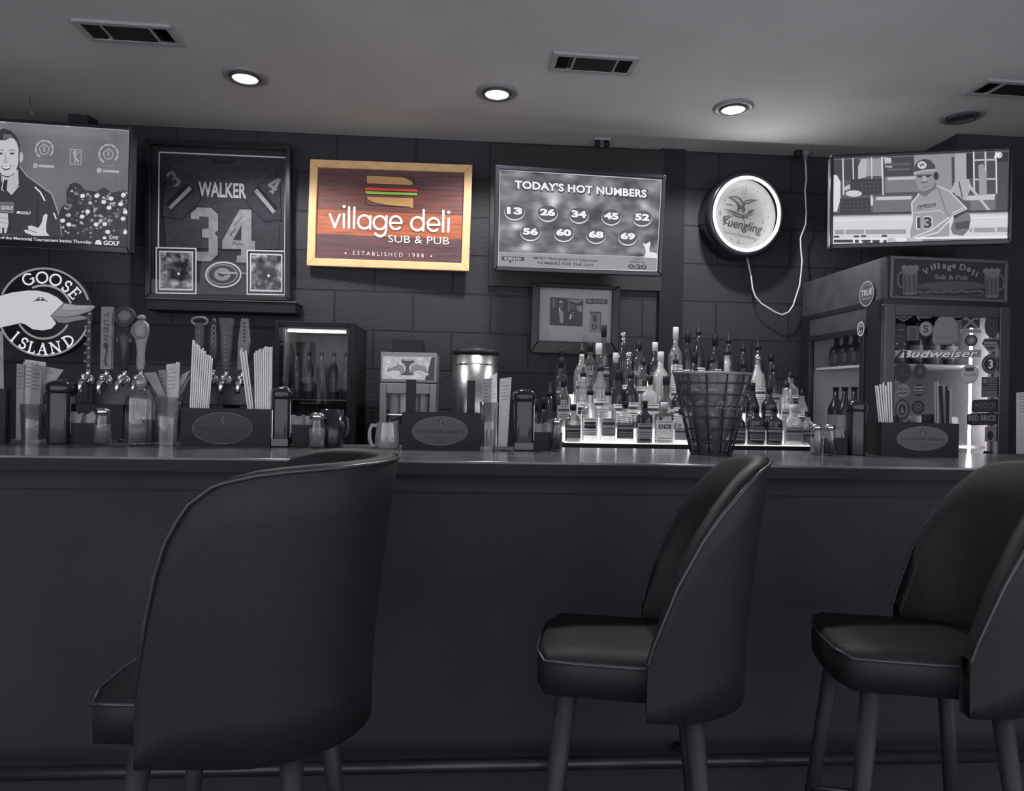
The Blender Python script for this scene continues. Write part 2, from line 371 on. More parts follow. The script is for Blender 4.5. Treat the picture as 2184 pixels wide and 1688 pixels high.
a.poly([(522, 1130), (546, 1142), (540, 1180), (528, 1260), (532, 1340), (570, 1382), (400, 1384), (300, 1348), (275, 1315), (332, 1312), (322, 1272), (362, 1262), (442, 1292), (480, 1230), (497, 1150)], 200).stroke([(335, 1312), (420, 1345)], 8, 90)
# flowers
a.poly([(670, 1130), (700, 1060), (760, 1010), (750, 880), (790, 800), (850, 775), (910, 800), (960, 865), (1100, 880), (1170, 830), (1260, 890), (1380, 880), (1455, 870), (1462, 1445), (715, 1395)], 42)
fr = random.Random(3)
for k in range(230):
    x, y = fr.uniform(700, 1450), fr.uniform(800, 1410)
    if y < 1040 - (x - 700) * .5 and x < 760 or (y < 880 and not 780 < x < 930): continue
    s_ = fr.uniform(9, 30); g = fr.choice([35, 60, 90, 120, 150, 175, 60, 40]); an = fr.uniform(0, 6.3)
    a.poly([(x + s_ * math.cos(an + q) * fr.uniform(.5, 1.5), y + s_ * math.sin(an + q) * .8) for q in (0, 1.1, 2.2, 3.3, 4.4, 5.4)], g)
for x, y in ((1000, 1108), (938, 1165), (1098, 1255), (1195, 1250), (1240, 1065), (1370, 1025), (1262, 962), (1230, 1340), (1430, 1345), (1400, 1190), (1100, 930), (940, 930), (1425, 1115), (720, 1210), (790, 1255), (1180, 1000), (1400, 920)): a.ell(x, y, 28, 24, 215, 9)
a.poly([(-880, 1338), (1470, 1418), (1470, 1550), (-880, 1478)], 38)
a.text('Coverage of the Memorial Tournament begins Thursday', 420, 1428, 1260, 46, 210, .055, bold=.02)
a.poly([(1085, 1480), (1100, 1438), (1135, 1430), (1160, 1452), (1165, 1488)], 215).text('GOLF', 1275, 1468, 180, 52, 225, .05, bold=.03).text('LIVE', 1300, 1408, 100, 34, 215, .05, bold=.02).ell(1195, 1408, 22, 16, 215)
def mount_left(t):
    B().box(.15, .235, .04, .12, .2, .315).box(.17, .215, .1, .43, .2, .25).build('mount', BLACK, t)
television((-1.902, 3.21, 2.15), rot(-3.75, 4.58, 2.52), sw, sh, 'flat screen television showing a golf interview with a man beside flowers', a, mount=mount_left, bb=.03)

# lottery numbers, centre
sw, sh = .8, .45
a = Art([(1067, 362), (1410, 380), (1402, 583), (1062, 569)], sw, sh, (1030, 320, 5.2), -.0005, G)
n1, n2 = noise2(2, 210), noise2(3, 90); bl = [(770, 560, 70, 110, 110), (600, 760, 60, 180, 70), (1140, 520, 50, 80, 80), (370, 850, 70, 40, 110), (400, 1100, 130, 40, 100), (1770, 610, 60, 60, 90), (950, 280, 60, 40, 80), (1240, 560, 90, 60, 50), (1850, 900, 80, 30, 40), (480, 1070, 60, 30, 60), (1260, 650, 70, 60, -50), (700, 380, 300, 60, -40)]
def bgf(x, y):
    v = 96 + 64 * n1(x, y * 1.6) + 42 * n2(x, y * 1.8)
    for bx, by, sx_, sy_, am in bl: v += am * math.exp(-((x - bx) / sx_) ** 2 - ((y - by) / sy_) ** 2)
    return v
a.field([(200, 218), (1975, 312), (1925, 1362), (165, 1295)], 64, 40, bgf)
a.text("TODAY'S HOT NUMBERS", 1085, 432, 1490, 118, 38, .065, bold=.06, space=1.05).text("TODAY'S HOT NUMBERS", 1080, 425, 1450, 92, 238, .065, bold=.035, space=1.05)
for t_, x, y in (('13', 350, 690), ('26', 708, 705), ('34', 1050, 725), ('45', 1408, 745), ('52', 1757, 758), ('56', 520, 920), ('60', 882, 932), ('68', 1240, 955), ('69', 1595, 975)):
    a.ell(x, y + 6, 118, 98, 60, 24).ell(x, y, 110, 92, 215, 24).ell(x, y - 8, 106, 84, 70, 24)
    a.text(t_, x + 4, y - 12, 172, 86, 45, .06, bold=.05).text(t_, x, y - 18, 165, 80, 240, .06, bold=.05)
a.poly([(178, 1128), (1934, 1195), (1926, 1362), (166, 1296)], 140).poly([(178, 1128), (1934, 1195), (1934, 1205), (178, 1140)], 160)
a.rect(205, 1182, 450, 1228, 40, .04).text('KENO!', 328, 1205, 180, 30, 220, .04, bold=.008, space=1.15).poly([(280, 1228), (315, 1230), (295, 1258)], 40)
a.text('MOST FREQUENTLY DRAWN', 905, 1222, 710, 36, 48, .06, bold=.03).text('NUMBERS FOR THE DAY', 905, 1270, 620, 34, 48, .06, bold=.03)
a.text('NEXT', 1710, 1222, 110, 22, 60, .05, bold=.03).text('DRAW IN', 1705, 1254, 170, 24, 60, .05, bold=.03).text('0:20', 1705, 1308, 215, 56, 55, .05, bold=.05)
a.poly([(1760, 1030), (1800, 1050), (1840, 1020), (1860, 1040), (1840, 1080), (1842, 1140), (1925, 1150), (1930, 1210), (1780, 1200), (1800, 1140), (1790, 1090)], 225).poly([(1670, 1165), (1740, 1150), (1780, 1180), (1700, 1195)], 40).poly([(1850, 1030), (1900, 1050), (1890, 1080), (1850, 1060)], 60)
for p, q in (((200, 222), (1972, 315)), ((1972, 315), (1926, 1360)), ((1926, 1360), (168, 1294)), ((168, 1294), (200, 222))): a.stroke([p, q], 8, 205, False)
def mount_mid(t):
    B().box(-.1, .1, .035, .06, -.1, .1).box(-.03, .03, .06, .26, -.03, .03).build('mount', BLACK, t)
television((.563, 3.37, 2.109), rot(4.74, 5.04, -.68), sw, sh, "flat screen television listing today's hot lottery numbers on numbered balls", a, mount=mount_mid, bz=.02)
p0, p1 = at(1047, 310, 3.69), at(1410, 622, 3.69)
tag(B().box(p0.x, p1.x, 3.682, WALL_Y, p1.z, 2.585).build('backing_board', mat('backing_board', A(28), .6, noise=.12), bevel=.003), 'large flat black board on the wall behind the lottery television', 'board')

# baseball, right
sw, sh = .70, .70 * .53
a = Art([(1777, 333), (2153, 318), (2147, 511), (1770, 529)], sw, sh, (1720, 280, 4.707), -.0005, G)
a.local([(-sw / 2, sh / 2), (sw / 2, sh / 2), (sw / 2, -sh / 2), (-sw / 2, -sh / 2)], 98)
S = -.035
a.poly([(265, 270), (2035, 180), (2025, 800), (250, 850)], 82)
a.rect(262, 265, 520, 480, 62, S).rect(545, 255, 780, 440, 150, S).poly([(520, 470), (520, 340), (560, 260), (620, 255), (600, 450)], 178).rect(780, 245, 1090, 440, 62, S)
for x, w in ((365, 14), (470, 12), (770, 18), (662, 10)): a.rect(x - w / 2, 250 - (x - 365) * .035, x + w / 2, 640, 205)
a.poly([(790, 240), (860, 250), (870, 350), (800, 345)], 190)
a.rect(800, 300, 1060, 330, 85, S).rect(820, 360, 1050, 380, 95, S)
a.rect(1095, 215, 1495, 620, 142, S).rect(1470, 240, 1495, 560, 70, S).rect(1500, 205, 1615, 640, 165, S)
a.poly([(1620, 205), (1690, 200), (1690, 460), (1620, 470)], 45).rect(1700, 200, 1900, 620, 70, S).rect(1910, 310, 2028, 790, 68, S).rect(1910, 195, 2030, 300, 45, S)
for x in (1690, 1805, 1910): a.rect(x - 8, 190, x + 8, 620, 205, 0)
for y in (265, 465, 630): a.rect(1700, y, 1900, y + 18, 180, S)
a.poly([(1735, 330), (1780, 310), (1815, 420), (1810, 700), (1740, 700)], 150).rect(1610, 640, 1890, 690, 190, S).rect(1650, 690, 1890, 800, 110, S)
a.poly([(1510, 480), (1640, 470), (1660, 560), (1600, 700), (1500, 620), (1450, 600)], 170).stroke([(1540, 500), (1570, 660)], 12, 60).stroke([(1640, 540), (1830, 790)], 26, 185)
a.rect(440, 470, 765, 640, 48, S)
for k in range(7): a.rect(470 + k * 42, 490, 474 + k * 42, 640, 85, S)
for k in range(3): a.rect(540, 505 + k * 42, 760, 509 + k * 42, 85, S)
a.rect(795, 440, 1140, 620, 118, S).rect(820, 448, 1130, 478, 185, S).rect(795, 610, 1140, 640, 75, S)
a.poly([(262, 425), (300, 430), (335, 500), (330, 690), (290, 820), (255, 820)], 215).ell(470, 625, 85, 35, 200).poly([(350, 570), (430, 525), (435, 575), (360, 600)], 185)
a.rect(325, 675, 640, 830, 42, S)
for k in range(7): a.rect(345 + k * 42, 685, 349 + k * 42, 825, 78, S)
for k in range(3): a.rect(330, 715 + k * 38, 635, 719 + k * 38, 78, S)
a.rect(665, 650, 1070, 830, 105, S).rect(700, 655, 1060, 690, 190, S).ell(655, 700, 14, 60, 205)
a.poly([(250, 835), (2020, 790), (2020, 812), (250, 862)], 50).poly([(250, 860), (2018, 812), (2018, 826), (250, 876)], 150)
a.poly([(245, 876), (2017, 828), (2005, 1125), (235, 1170)], 205).poly([(250, 905), (2015, 860), (2013, 872), (250, 917)], 222)
for x0_, x1_ in ((265, 360), (375, 570), (585, 1000), (1640, 1660), (1680, 1890), (1905, 2008)): a.rect(x0_, 1012 - (x0_ - 265) * .025, x1_, 1062 - (x0_ - 265) * .025, 148, S * .5)
# batter
a.poly([(1480, 850), (1600, 790), (1640, 840), (1650, 900), (1630, 1000), (1570, 1065), (1470, 1050), (1450, 990), (1480, 900)], 108)
a.poly([(1495, 930), (1640, 905), (1630, 985), (1500, 1000)], 62).poly([(1340, 540), (1440, 590), (1530, 680), (1622, 785), (1475, 862), (1450, 900), (1450, 1075), (1040, 1110), (1025, 1030), (1062, 900), (1055, 720), (1120, 640), (1150, 590)], 205)
a.poly([(1335, 550), (1435, 600), (1520, 690), (1605, 785), (1470, 848), (1436, 900), (1436, 1068), (1050, 1100), (1038, 1030), (1075, 900), (1068, 725), (1130, 650), (1155, 605)], 150)
a.poly([(1475, 855), (1620, 785), (1625, 805), (1485, 890)], 45)
a.stroke([(1330, 560), (1400, 800), (1440, 870)], 14, 120).stroke([(1600, 760), (1470, 830)], 8, 215).stroke([(1065, 830), (1340, 800), (1380, 830)], 6, 215)
a.poly([(1110, 500), (1290, 480), (1320, 560), (1200, 660), (1140, 630)], 105)
a.poly([(1098, 400), (1290, 380), (1300, 480), (1275, 560), (1200, 600), (1140, 590), (1110, 520)], 140).ell(1312, 440, 26, 45, 45)
a.rect(1115, 425, 1270, 445, 75, S).ell(1150, 450, 18, 8, 50).ell(1232, 447, 18, 8, 50).poly([(1180, 440), (1205, 440), (1215, 490), (1175, 490)], 165).stroke([(1160, 510), (1225, 503)], 10, 75).stroke([(1180, 560), (1240, 545)], 8, 100)
a.poly([(1088, 405), (1098, 330), (1140, 280), (1200, 260), (1260, 275), (1300, 325), (1312, 385)], 66).poly([(1080, 425), (1090, 398), (1200, 372), (1312, 366), (1308, 390), (1210, 395), (1130, 410)], 165)
a.ell(1172, 326, 46, 40, 205).text('W', 1172, 326, 58, 42, 60, -.1, bold=.03)
a.text('ngton', 1210, 760, 190, 70, 60, -.16, bold=.02, shear=.3).text('13', 1187, 930, 170, 140, 225, -.05, bold=.05).text('13', 1187, 930, 152, 122, 52, -.05, bold=.04)
a.stroke([(1440, 870), (1250, 1010), (1070, 1085)], 12, 215).stroke([(1440, 905), (1320, 1030), (1120, 1090)], 12, 220).stroke([(1450, 880), (1440, 1060)], 8, 200)
a.poly([(235, 1110), (805, 1095), (803, 1152), (233, 1170)], 225)
for x0_, x1_, g in ((250, 450, 45), (470, 512, 45), (535, 640, 40), (650, 730, 40), (765, 798, 40)): a.rect(x0_, 1118, x1_, 1150, g, S * .6)
a.rect(250, 1078, 310, 1098, 50, S).rect(460, 1072, 515, 1092, 50, S).rect(535, 1068, 590, 1088, 45, S).rect(750, 1062, 803, 1084, 45, S).text('3   4   0', 640, 1136, 240, 22, 215, -.03, bold=.03)
a.poly([(810, 1100), (2008, 1068), (2004, 1125), (808, 1150)], 178).poly([(1090, 1085), (2008, 1062), (2008, 1078), (1090, 1102)], 235).rect(1160, 1098, 1990, 1122, 130, S * .6).text('TONIGHT ON THE PREGAME SHOW AT 7 PM', 1580, 1108, 800, 18, 60, -.02, bold=.02).ell(945, 1110, 60, 22, 225)
a.ell(1940, 225, 30, 34, 190).text('R', 1915, 228, 60, 50, 235, -.05, bold=.04, shear=.3)
def mount_right(t):
    B().box(-.08, .08, .035, .06, -.08, .08).box(-.03, .03, .06, .76, -.03, .03).build('mount', BLACK, t)
television((1.95, 2.89, 2.148), rot(-13, 2.5, -1.1), sw, sh, 'flat screen television showing a helmeted baseball player numbered 13', a, mount=mount_right)

# ------------------------------------------------------------------ framed jersey and the ledge under it
JC = Vector((-1.226, 3.645, 2.109)); jw, jh = .706, .79
JR = rot(.8, .6, -.75)
t = thing('framed_jersey', 'black shadow box frame holding a dark football jersey numbered 34', 'framed jersey', JC, JR)
jb = .026
picture_frame(jw - 2 * jb, jh - 2 * jb, jb, jb, .03, 'frame', mat('frame_black', A(24), .3, spec=.4, noise=.1), t)
a = Art([(314, 298), (621, 312), (621, 645), (312, 640)], jw, jh, (300, 280, 4.22), .012)
a.local([(-jw / 2 + .01, jh / 2 - .01), (jw / 2 - .01, jh / 2 - .01), (jw / 2 - .01, -jh / 2 + .01), (-jw / 2 + .01, -jh / 2 + .01)], 42)
a.stroke([(155, 180), (1297, 224)], 12, 225, False).stroke([(155, 180), (146, 1040)], 12, 215, False).stroke([(1297, 224), (1288, 1080)], 12, 200, False)
a.rect(585, 1170, 940, 1530, 46, .03).rect(90, 1470, 580, 1535, 55, .03)
a.build('mat_board', PAINT, t)
j = Art([(314, 298), (621, 312), (621, 645), (312, 640)], jw, jh, (300, 280, 4.22), .006)
j.poly([(255, 300), (400, 260), (590, 232), (640, 282), (740, 302), (830, 284), (862, 246), (1000, 270), (1160, 320), (1218, 350), (1245, 820), (1230, 1065), (215, 1045), (205, 800)], 60)
j.poly([(590, 232), (640, 282), (740, 302), (830, 284), (862, 246), (740, 262)], 42).stroke([(585, 238), (640, 285), (740, 305), (832, 288), (868, 250)], 8, 74)
for o in ([(250, 302), (225, 380), (195, 520), (180, 768), (360, 802), (545, 605), (500, 450), (400, 380)], [(1218, 350), (1250, 480), (1264, 800), (1105, 822), (930, 640), (1050, 470)]):
    j.poly(o, 40); cx = sum(p[0] for p in o) / len(o); cy = sum(p[1] for p in o) / len(o)
    j.poly([(cx + (x - cx) * .93, cy + (y - cy) * .95) for x, y in o], 57)
j.poly([(398, 460), (472, 530), (275, 712), (212, 650)], 36).poly([(425, 488), (450, 518), (266, 698), (240, 678)], 140)
j.poly([(1052, 488), (1000, 530), (1160, 742), (1236, 690)], 36).poly([(1036, 510), (1008, 535), (1178, 740), (1206, 718)], 135)
P3 = [(440, 735), (500, 680), (625, 685), (685, 745), (685, 885), (652, 917), (685, 950), (682, 1110), (620, 1168), (505, 1168), (430, 1100), (430, 1080), (520, 1085), (600, 1085), (600, 962), (540, 955), (540, 875), (600, 872), (600, 768), (518, 762), (515, 792), (440, 786)]
j.poly([(x + (-9 if x < 580 else 9), y + (-8 if y < 920 else 8)) for x, y in P3], 38).poly(P3, 132)
P4 = [(880, 700), (987, 702), (987, 985), (1022, 988), (1020, 1076), (985, 1076), (985, 1120), (1000, 1122), (1000, 1188), (850, 1182), (852, 1122), (892, 1118), (892, 1062), (722, 1058), (722, 985)]
j.poly([(x + (-8 if x < 880 else 8), y + (-8 if y < 950 else 8)) for x, y in P4], 38).poly(P4, 134).poly([(897, 840), (893, 982), (820, 978)], 55)
j.stroke([(800, 950), (815, 900), (840, 880), (830, 850), (860, 820), (880, 790), (905, 765)], 6, 60).stroke([(815, 1020), (830, 1000), (850, 1025), (875, 1010), (905, 1022)], 6, 60).stroke([(790, 930), (850, 890)], 5, 60)
j.text('WALKER', 724, 524, 430, 136, 180, .045, bold=.025)
def turned(pts, c0, c1, k, deg):
    ca, sa = math.cos(math.radians(deg)) * k, math.sin(math.radians(deg)) * k
    return [(c1[0] + (x - c0[0]) * ca - (y - c0[1]) * sa, c1[1] + (x - c0[0]) * sa + (y - c0[1]) * ca) for x, y in pts]
j.poly(turned(P3, (562, 925), (288, 424), .31, -34), 130)
j.poly(turned(P4, (870, 945), (1188, 478), .31, 30), 128).poly(turned([(897, 840), (893, 982), (820, 978)], (870, 945), (1188, 478), .31, 30), 60)
j.build('jersey', mat('jersey_cloth', rough=.85, spec=.1, attr=True, noise=.18, nscale=28, bump=.2), t)
for q, (x0_, y0_, x1_, y1_, sd) in enumerate(((130, 1045, 495, 1465, 5), (945, 1075, 1300, 1485, 6))):
    f = Art([(314, 298), (621, 312), (621, 645), (312, 640)], jw, jh, (300, 280, 4.22), .001)
    f.rect(x0_, y0_, x1_, y1_, 205, .03).rect(x0_ + 12, y0_ + 12, x1_ - 12, y1_ - 12, 36, .03).rect(x0_ + 30, y0_ + 32, x1_ - 30, y1_ - 32, 200, .03)
    m1, m2 = noise2(sd, 55), noise2(sd + 3, 24); cx, cy = (x0_ + x1_) / 2, (y0_ + y1_) / 2
    f.field([(x0_ + 42, y0_ + 40), (x1_ - 42, y0_ + 50), (x1_ - 42, y1_ - 42), (x0_ + 42, y1_ - 52)], 30, 36, lambda x, y: 92 + 110 * m1(x, y) + 60 * m2(x, y) - 75 * math.exp(-((x - cx) / 75) ** 2 - ((y - cy) / 75) ** 2))
    f.ell(cx + 22, cy + 28, 12, 12, 235, 10); f.build('player_photo', PAINT, t)
f = Art([(314, 298), (621, 312), (621, 645), (312, 640)], jw, jh, (300, 280, 4.22), .0005)
f.ell(735, 1295, 164, 120, 190, 32).ell(735, 1295, 150, 106, 38, 32).ell(728, 1293, 136, 92, 150, 32).ell(728, 1293, 128, 85, 38, 32)
f.arc(728, 1292, 58, 40, 25, 335, 36, 130, 20).poly([(700, 1272), (852, 1272), (852, 1290), (715, 1290)], 150).poly([(740, 1300), (790, 1300), (790, 1320), (740, 1318)], 130).stroke([(885, 1280), (945, 1285)], 8, 160)
f.build('team_emblem', PAINT, t)
B().add([(-jw / 2 + jb, -.018, jh / 2 - jb), (jw / 2 - jb, -.018, jh / 2 - jb), (jw / 2 - jb, -.018, -jh / 2 + jb), (-jw / 2 + jb, -.018, -jh / 2 + jb)], [(0, 1, 2, 3)]).build('glass_pane', PANE, t)
B().box(-jw / 2 + .004, jw / 2 - .004, .013, .03, -jh / 2 + .004, jh / 2 - .004).build('back_panel', BLACK, t)
p0, p1 = at(311, 647, 3.57), at(630, 672, 3.57)
lz = JC.z - jh / 2 - .006
t = thing('wall_ledge', 'long black wall ledge directly under the framed jersey', 'shelf', (0, 0, 0))
B().box(p0.x, p1.x, 3.57, WALL_Y, lz - .058, lz - .006).build('ledge_body', BLACK, t, bevel=.003)
B().box(p0.x - .006, p1.x + .006, 3.562, WALL_Y, lz - .006, lz).build('highlight_board', mat('ledge_highlight', A(75), .3, noise=.1), t, bevel=.002)  # board coloured paler than the ledge to paint the highlight along its top

# ------------------------------------------------------------------ wooden deli sign
SWD, SHT = .83, .545
t = thing('deli_sign', 'colourful wooden plank sign with a sandwich drawing in a pale wood frame', 'sign', (-.378, 3.655, 2.174), rot(-3.85, 0, .77))
fb = .0405
picture_frame(SWD - 2 * fb, SHT - 2 * fb, fb, fb, .024, 'frame', mat('pale_pine', (.80, .505, .25), .6, noise=.12, nscale=18), t)
def sign_wood():
    m = D.materials.new('stained_planks'); m.use_nodes = True; nt = m.node_tree; n = nt.nodes; L = nt.links.new; b = n['Principled BSDF']; b.inputs['Roughness'].default_value = .6
    tc = n.new('ShaderNodeTexCoord'); mp = n.new('ShaderNodeMapping'); mp.inputs['Scale'].default_value = (2.2, 1, 34); L(tc.outputs['Object'], mp.inputs[0])
    ns = n.new('ShaderNodeTexNoise'); ns.inputs['Scale'].default_value = 2.4; ns.inputs['Detail'].default_value = 7; ns.inputs['Roughness'].default_value = .62; L(mp.outputs[0], ns.inputs['Vector'])
    r = n.new('ShaderNodeValToRGB'); e = r.color_ramp.elements; e[0].position = .3; e[0].color = (*[c * 1 for c in (.36, .42, .62)], 1); e[1].position = .72; e[1].color = (1.5, 1.25, 1.05, 1)
    e2 = r.color_ramp.elements.new(.48); e2.color = (.88, .84, .86, 1); L(ns.outputs[0], r.inputs[0])
    at_ = n.new('ShaderNodeAttribute'); at_.attribute_name = 'col'; mx = n.new('ShaderNodeMix'); mx.data_type = 'RGBA'; mx.blend_type = 'MULTIPLY'; mx.inputs[0].default_value = 1
    L(at_.outputs['Color'], mx.inputs[6]); L(r.outputs[0], mx.inputs[7]); L(mx.outputs[2], b.inputs['Base Color']); return m
SCN = [(666, 344), (1007, 355), (999, 580), (657, 568)]; SZ = (640, 320, 5.46)
a = Art(SCN, SWD, SHT, SZ, -.006)
for (yl0, yl1, c) in ((215, 425, (92, 62, 66)), (425, 695, (108, 66, 62)), (695, 985, (158, 88, 58)), (985, 1290, (86, 58, 64))):
    k = 66 / 1690
    a.poly([(140, yl0 - 3), (1950, yl0 + 1810 * k), (1950, yl1 + 1810 * k), (140, yl1 - 3)], ARGB(*c))
    a.poly([(140, yl1 - 6), (1950, yl1 + 1810 * k - 6), (1950, yl1 + 1810 * k + 3), (140, yl1 + 3)], ARGB(50, 34, 36))
a.build('plank_panel', sign_wood(), t)
B().box(-SWD / 2 + .01, SWD / 2 - .01, -.004, .0, -SHT / 2 + .01, SHT / 2 - .01).build('back_panel', DARKW, t)
l = Art(SCN, SWD, SHT, SZ, -.0085); WH = ARGB(252, 250, 248); DK = ARGB(52, 36, 36); TAN = ARGB(196, 152, 100)
def halo(pts, w): l.stroke(pts, w, WH)
for q in ([(358, 757), (413, 908), (472, 762)], [(518, 755), (518, 908)], [(580, 676), (576, 912)], [(641, 680), (634, 916)], [(824, 778), (821, 922)], [(1010, 780), (1004, 945), (985, 990), (945, 1012), (908, 1004), (880, 978)],
          [(1440, 706), (1432, 944)], [(1667, 716), (1660, 955)], [(1727, 806), (1720, 955)]): halo(q, 27)
for x, y in ((523, 668), (1728, 733)): l.ell(x, y, 19, 19, WH, 14)
for x, y in ((755, 846), (934, 856), (1366, 868)): l.arc(x, y, 72, 76, 0, 360, 27, WH, 26)
for x, y in ((1117, 856), (1552, 878)): l.arc(x, y, 68, 74, 0, 312, 27, WH, 24).stroke([(x - 66, y), (x + 68, y + 4)], 24, WH)
l.build('title_lettering', PAINT, t)
l = Art(SCN, SWD, SHT, SZ, -.0085)
l.text('SUB & PUB', 1380, 1050, 702, 84, WH, .037, bold=-.004).build('subtitle_lettering', PAINT, t)
l = Art(SCN, SWD, SHT, SZ, -.0085)
l.text('ESTABLISHED 1988', 1030, 1218, 815, 46, ARGB(205, 195, 200), .038, space=1.5)
l.ell(536, 1205, 10, 10, WH).ell(1524, 1241, 10, 10, WH)
l.build('date_lettering', PAINT, t)
l = Art(SCN, SWD, SHT, SZ, -.0085)
l.poly([(785, 312), (1180, 326), (1245, 345), (1300, 378), (1322, 408), (1300, 420), (785, 404)], TAN).stroke([(778, 402), (778, 308), (1010, 318), (1300, 325), (1328, 345), (1326, 400), (1308, 422), (778, 402)], 6, DK)
l.poly([(775, 443), (1366, 466), (1366, 496), (765, 478), (760, 462)], ARGB(240, 82, 62)).poly([(762, 490), (1366, 510), (1362, 540), (790, 522), (768, 508)], ARGB(150, 208, 92))
l.stroke([(1366, 466), (780, 442), (756, 462), (756, 500), (780, 523), (1362, 541)], 6, DK).stroke([(760, 484), (1366, 502)], 7, DK)
l.poly([(780, 556), (1318, 568), (1316, 682), (1180, 664), (1000, 645), (880, 622), (800, 588)], TAN).stroke([(770, 548), (768, 630), (800, 652), (1285, 670)], 6, DK)
l.build('sandwich_emblem', PAINT, t)

# ------------------------------------------------------------------ framed photograph
mw, mh = .385, .28
t = thing('framed_photograph', 'black framed photograph of two men in dark suits under the lottery television', 'picture frame', (.594, 3.67, 1.691), rot(0, 0, .6))
picture_frame(mw, mh, .04, .064, .03, 'frame', mat('frame_black'), t, bt=.022)
a = Art([(1152, 613), (1306, 619), (1302, 734), (1149, 729)], mw, mh, (1100, 580, 8.4), -.004)
a.local([(-mw / 2, mh / 2), (mw / 2, mh / 2), (mw / 2, -mh / 2), (-mw / 2, -mh / 2)], 158)
a.outline([(445, 300), (1725, 325), (1700, 1270), (425, 1240)], 14, 140)
a.poly([(622, 448), (1215, 490), (1200, 990), (615, 960)], 36).poly([(640, 470), (760, 480), (740, 640), (650, 640)], 60).stroke([(690, 490), (690, 630)], 18, 130).poly([(900, 480), (1195, 510), (1190, 530), (1100, 560), (960, 520)], 130).poly([(1090, 620), (1195, 600), (1190, 730), (1110, 700)], 135).poly([(940, 540), (1000, 560), (980, 700), (940, 720)], 90)
a.ell(820, 600, 50, 75, 66).ell(815, 535, 32, 22, 165).ell(820, 625, 14, 16, 120).ell(1040, 620, 46, 62, 60).ell(1035, 600, 24, 14, 130).poly([(990, 560), (1040, 540), (1085, 565), (1085, 600), (1000, 590)], 34)
a.poly([(640, 670), (780, 640), (880, 660), (930, 760), (1000, 720), (1090, 700), (1190, 750), (1195, 985), (620, 958)], 38)
a.poly([(775, 640), (800, 680), (850, 710), (865, 800), (850, 920), (800, 925), (785, 760)], 150).poly([(785, 650), (800, 640), (810, 690), (795, 700)], 215).poly([(985, 760), (1010, 770), (985, 850), (965, 855)], 230).poly([(1020, 780), (1045, 795), (1030, 800)], 190).ell(1040, 735, 12, 12, 180)
a.rect(1255, 480, 1645, 575, 40, .02).text('MR BLOCK', 1450, 525, 340, 46, 140, .02, bold=.03)
a.poly([(1330, 716), (1530, 722), (1525, 1095), (1318, 1095)], 120).rect(1330, 716, 1530, 746, 38, .02).stroke([(1522, 740), (1516, 1090)], 12, 50, False).poly([(1375, 780), (1455, 785), (1450, 830), (1470, 880), (1420, 905), (1370, 880), (1385, 830)], 48).ell(1412, 985, 52, 60, 48).rect(1405, 935, 1425, 985, 130).ell(1412, 1000, 22, 16, 120)
a.build('matted_picture', PAINT, t)
B().box(-mw / 2 - .03, mw / 2 + .03, -.003, .02, -mh / 2 - .05, mh / 2 + .015).build('back_panel', BLACK, t)
B().add([(-mw / 2, -.014, mh / 2), (mw / 2, -.014, mh / 2), (mw / 2, -.014, -mh / 2), (-mw / 2, -.014, -mh / 2)], [(0, 1, 2, 3)]).build('glass_pane', PANE, t)

# ------------------------------------------------------------------ neon beer clock
KC = at(1592, 457, 3.56); kr = .192
t = thing('neon_clock', 'round black wall clock with glowing white ring and eagle beer dial', 'clock', KC, rot(0, 2, 1.15))
KX = .925
B().lathe([(kr * 1.02, .15), (kr * 1.17, .145), (kr * 1.17, .02), (kr * 1.12, -.005), (kr * 1.03, -.01), (kr, .012)], n=48, cap=False).build('housing', BLACKG, t)
for o in t.children: o.matrix_local = Matrix.Diagonal((KX, 1, 1, 1)) @ Matrix.Rotation(math.radians(-90), 4, 'X')
a = Art([(1587 - 85, 459 - 89), (1587 + 85, 459 - 89), (1587 + 85, 459 + 89), (1587 - 85, 459 + 89)], kr * 2 * KX, kr * 2, (1450, 320, 4.22), .055)
a.local([(kr * KX * 1.02 * math.cos(q * math.pi / 24), kr * 1.02 * math.sin(q * math.pi / 24)) for q in range(48)], (.10, .099, .10))
ND = (.035, .035, .036); NG = (.04, .04, .041)
a.text('12', 590, 335, 58, 50, NG).text('3', 808, 628, 26, 42, NG).text('6', 552, 850, 34, 46, NG).text('9', 330, 567, 30, 46, NG)
for k in range(60):
    q = math.radians(k * 6); rx, ry = 262, 290
    if k % 5 or True: a.ell(603 + rx * math.sin(q), 577 - ry * math.cos(q), 5 if k % 5 else 9, 5 if k % 5 else 9, NG, 6)
a.poly([(410, 400), (450, 382), (520, 385), (560, 410), (580, 440), (600, 425), (660, 405), (760, 408), (700, 425), (640, 455), (600, 462), (598, 490), (610, 520), (595, 550), (560, 540), (530, 545), (515, 530), (525, 500), (505, 455), (460, 425)], (.018, .018, .02))
a.poly([(440, 396), (520, 398), (560, 440), (580, 480), (550, 470), (500, 430)], (.08, .08, .08)).poly([(600, 436), (680, 415), (640, 440), (602, 452)], (.08, .08, .08)).ell(560, 530, 22, 18, (.07, .07, .07))
a.stroke([(480, 580), (540, 600), (640, 590)], 10, ND).stroke([(590, 585), (650, 610)], 6, ND).stroke([(620, 580), (690, 560)], 5, NG)
a.text('Yuengling', 590, 690, 440, 125, (.01, .01, .012), .16, bold=.012, shear=.35).text("America's Oldest Brewery", 570, 785, 380, 34, NG, .16, shear=.35)
a.arc(430, 630, 60, 40, 60, 260, 9, (.012, .012, .014)); a.rect(390, 470, 470, 480, NG, .1)
a.build('dial', mat('clock_dial', rough=.5, spec=.3, attr=True, noise=.04), t)
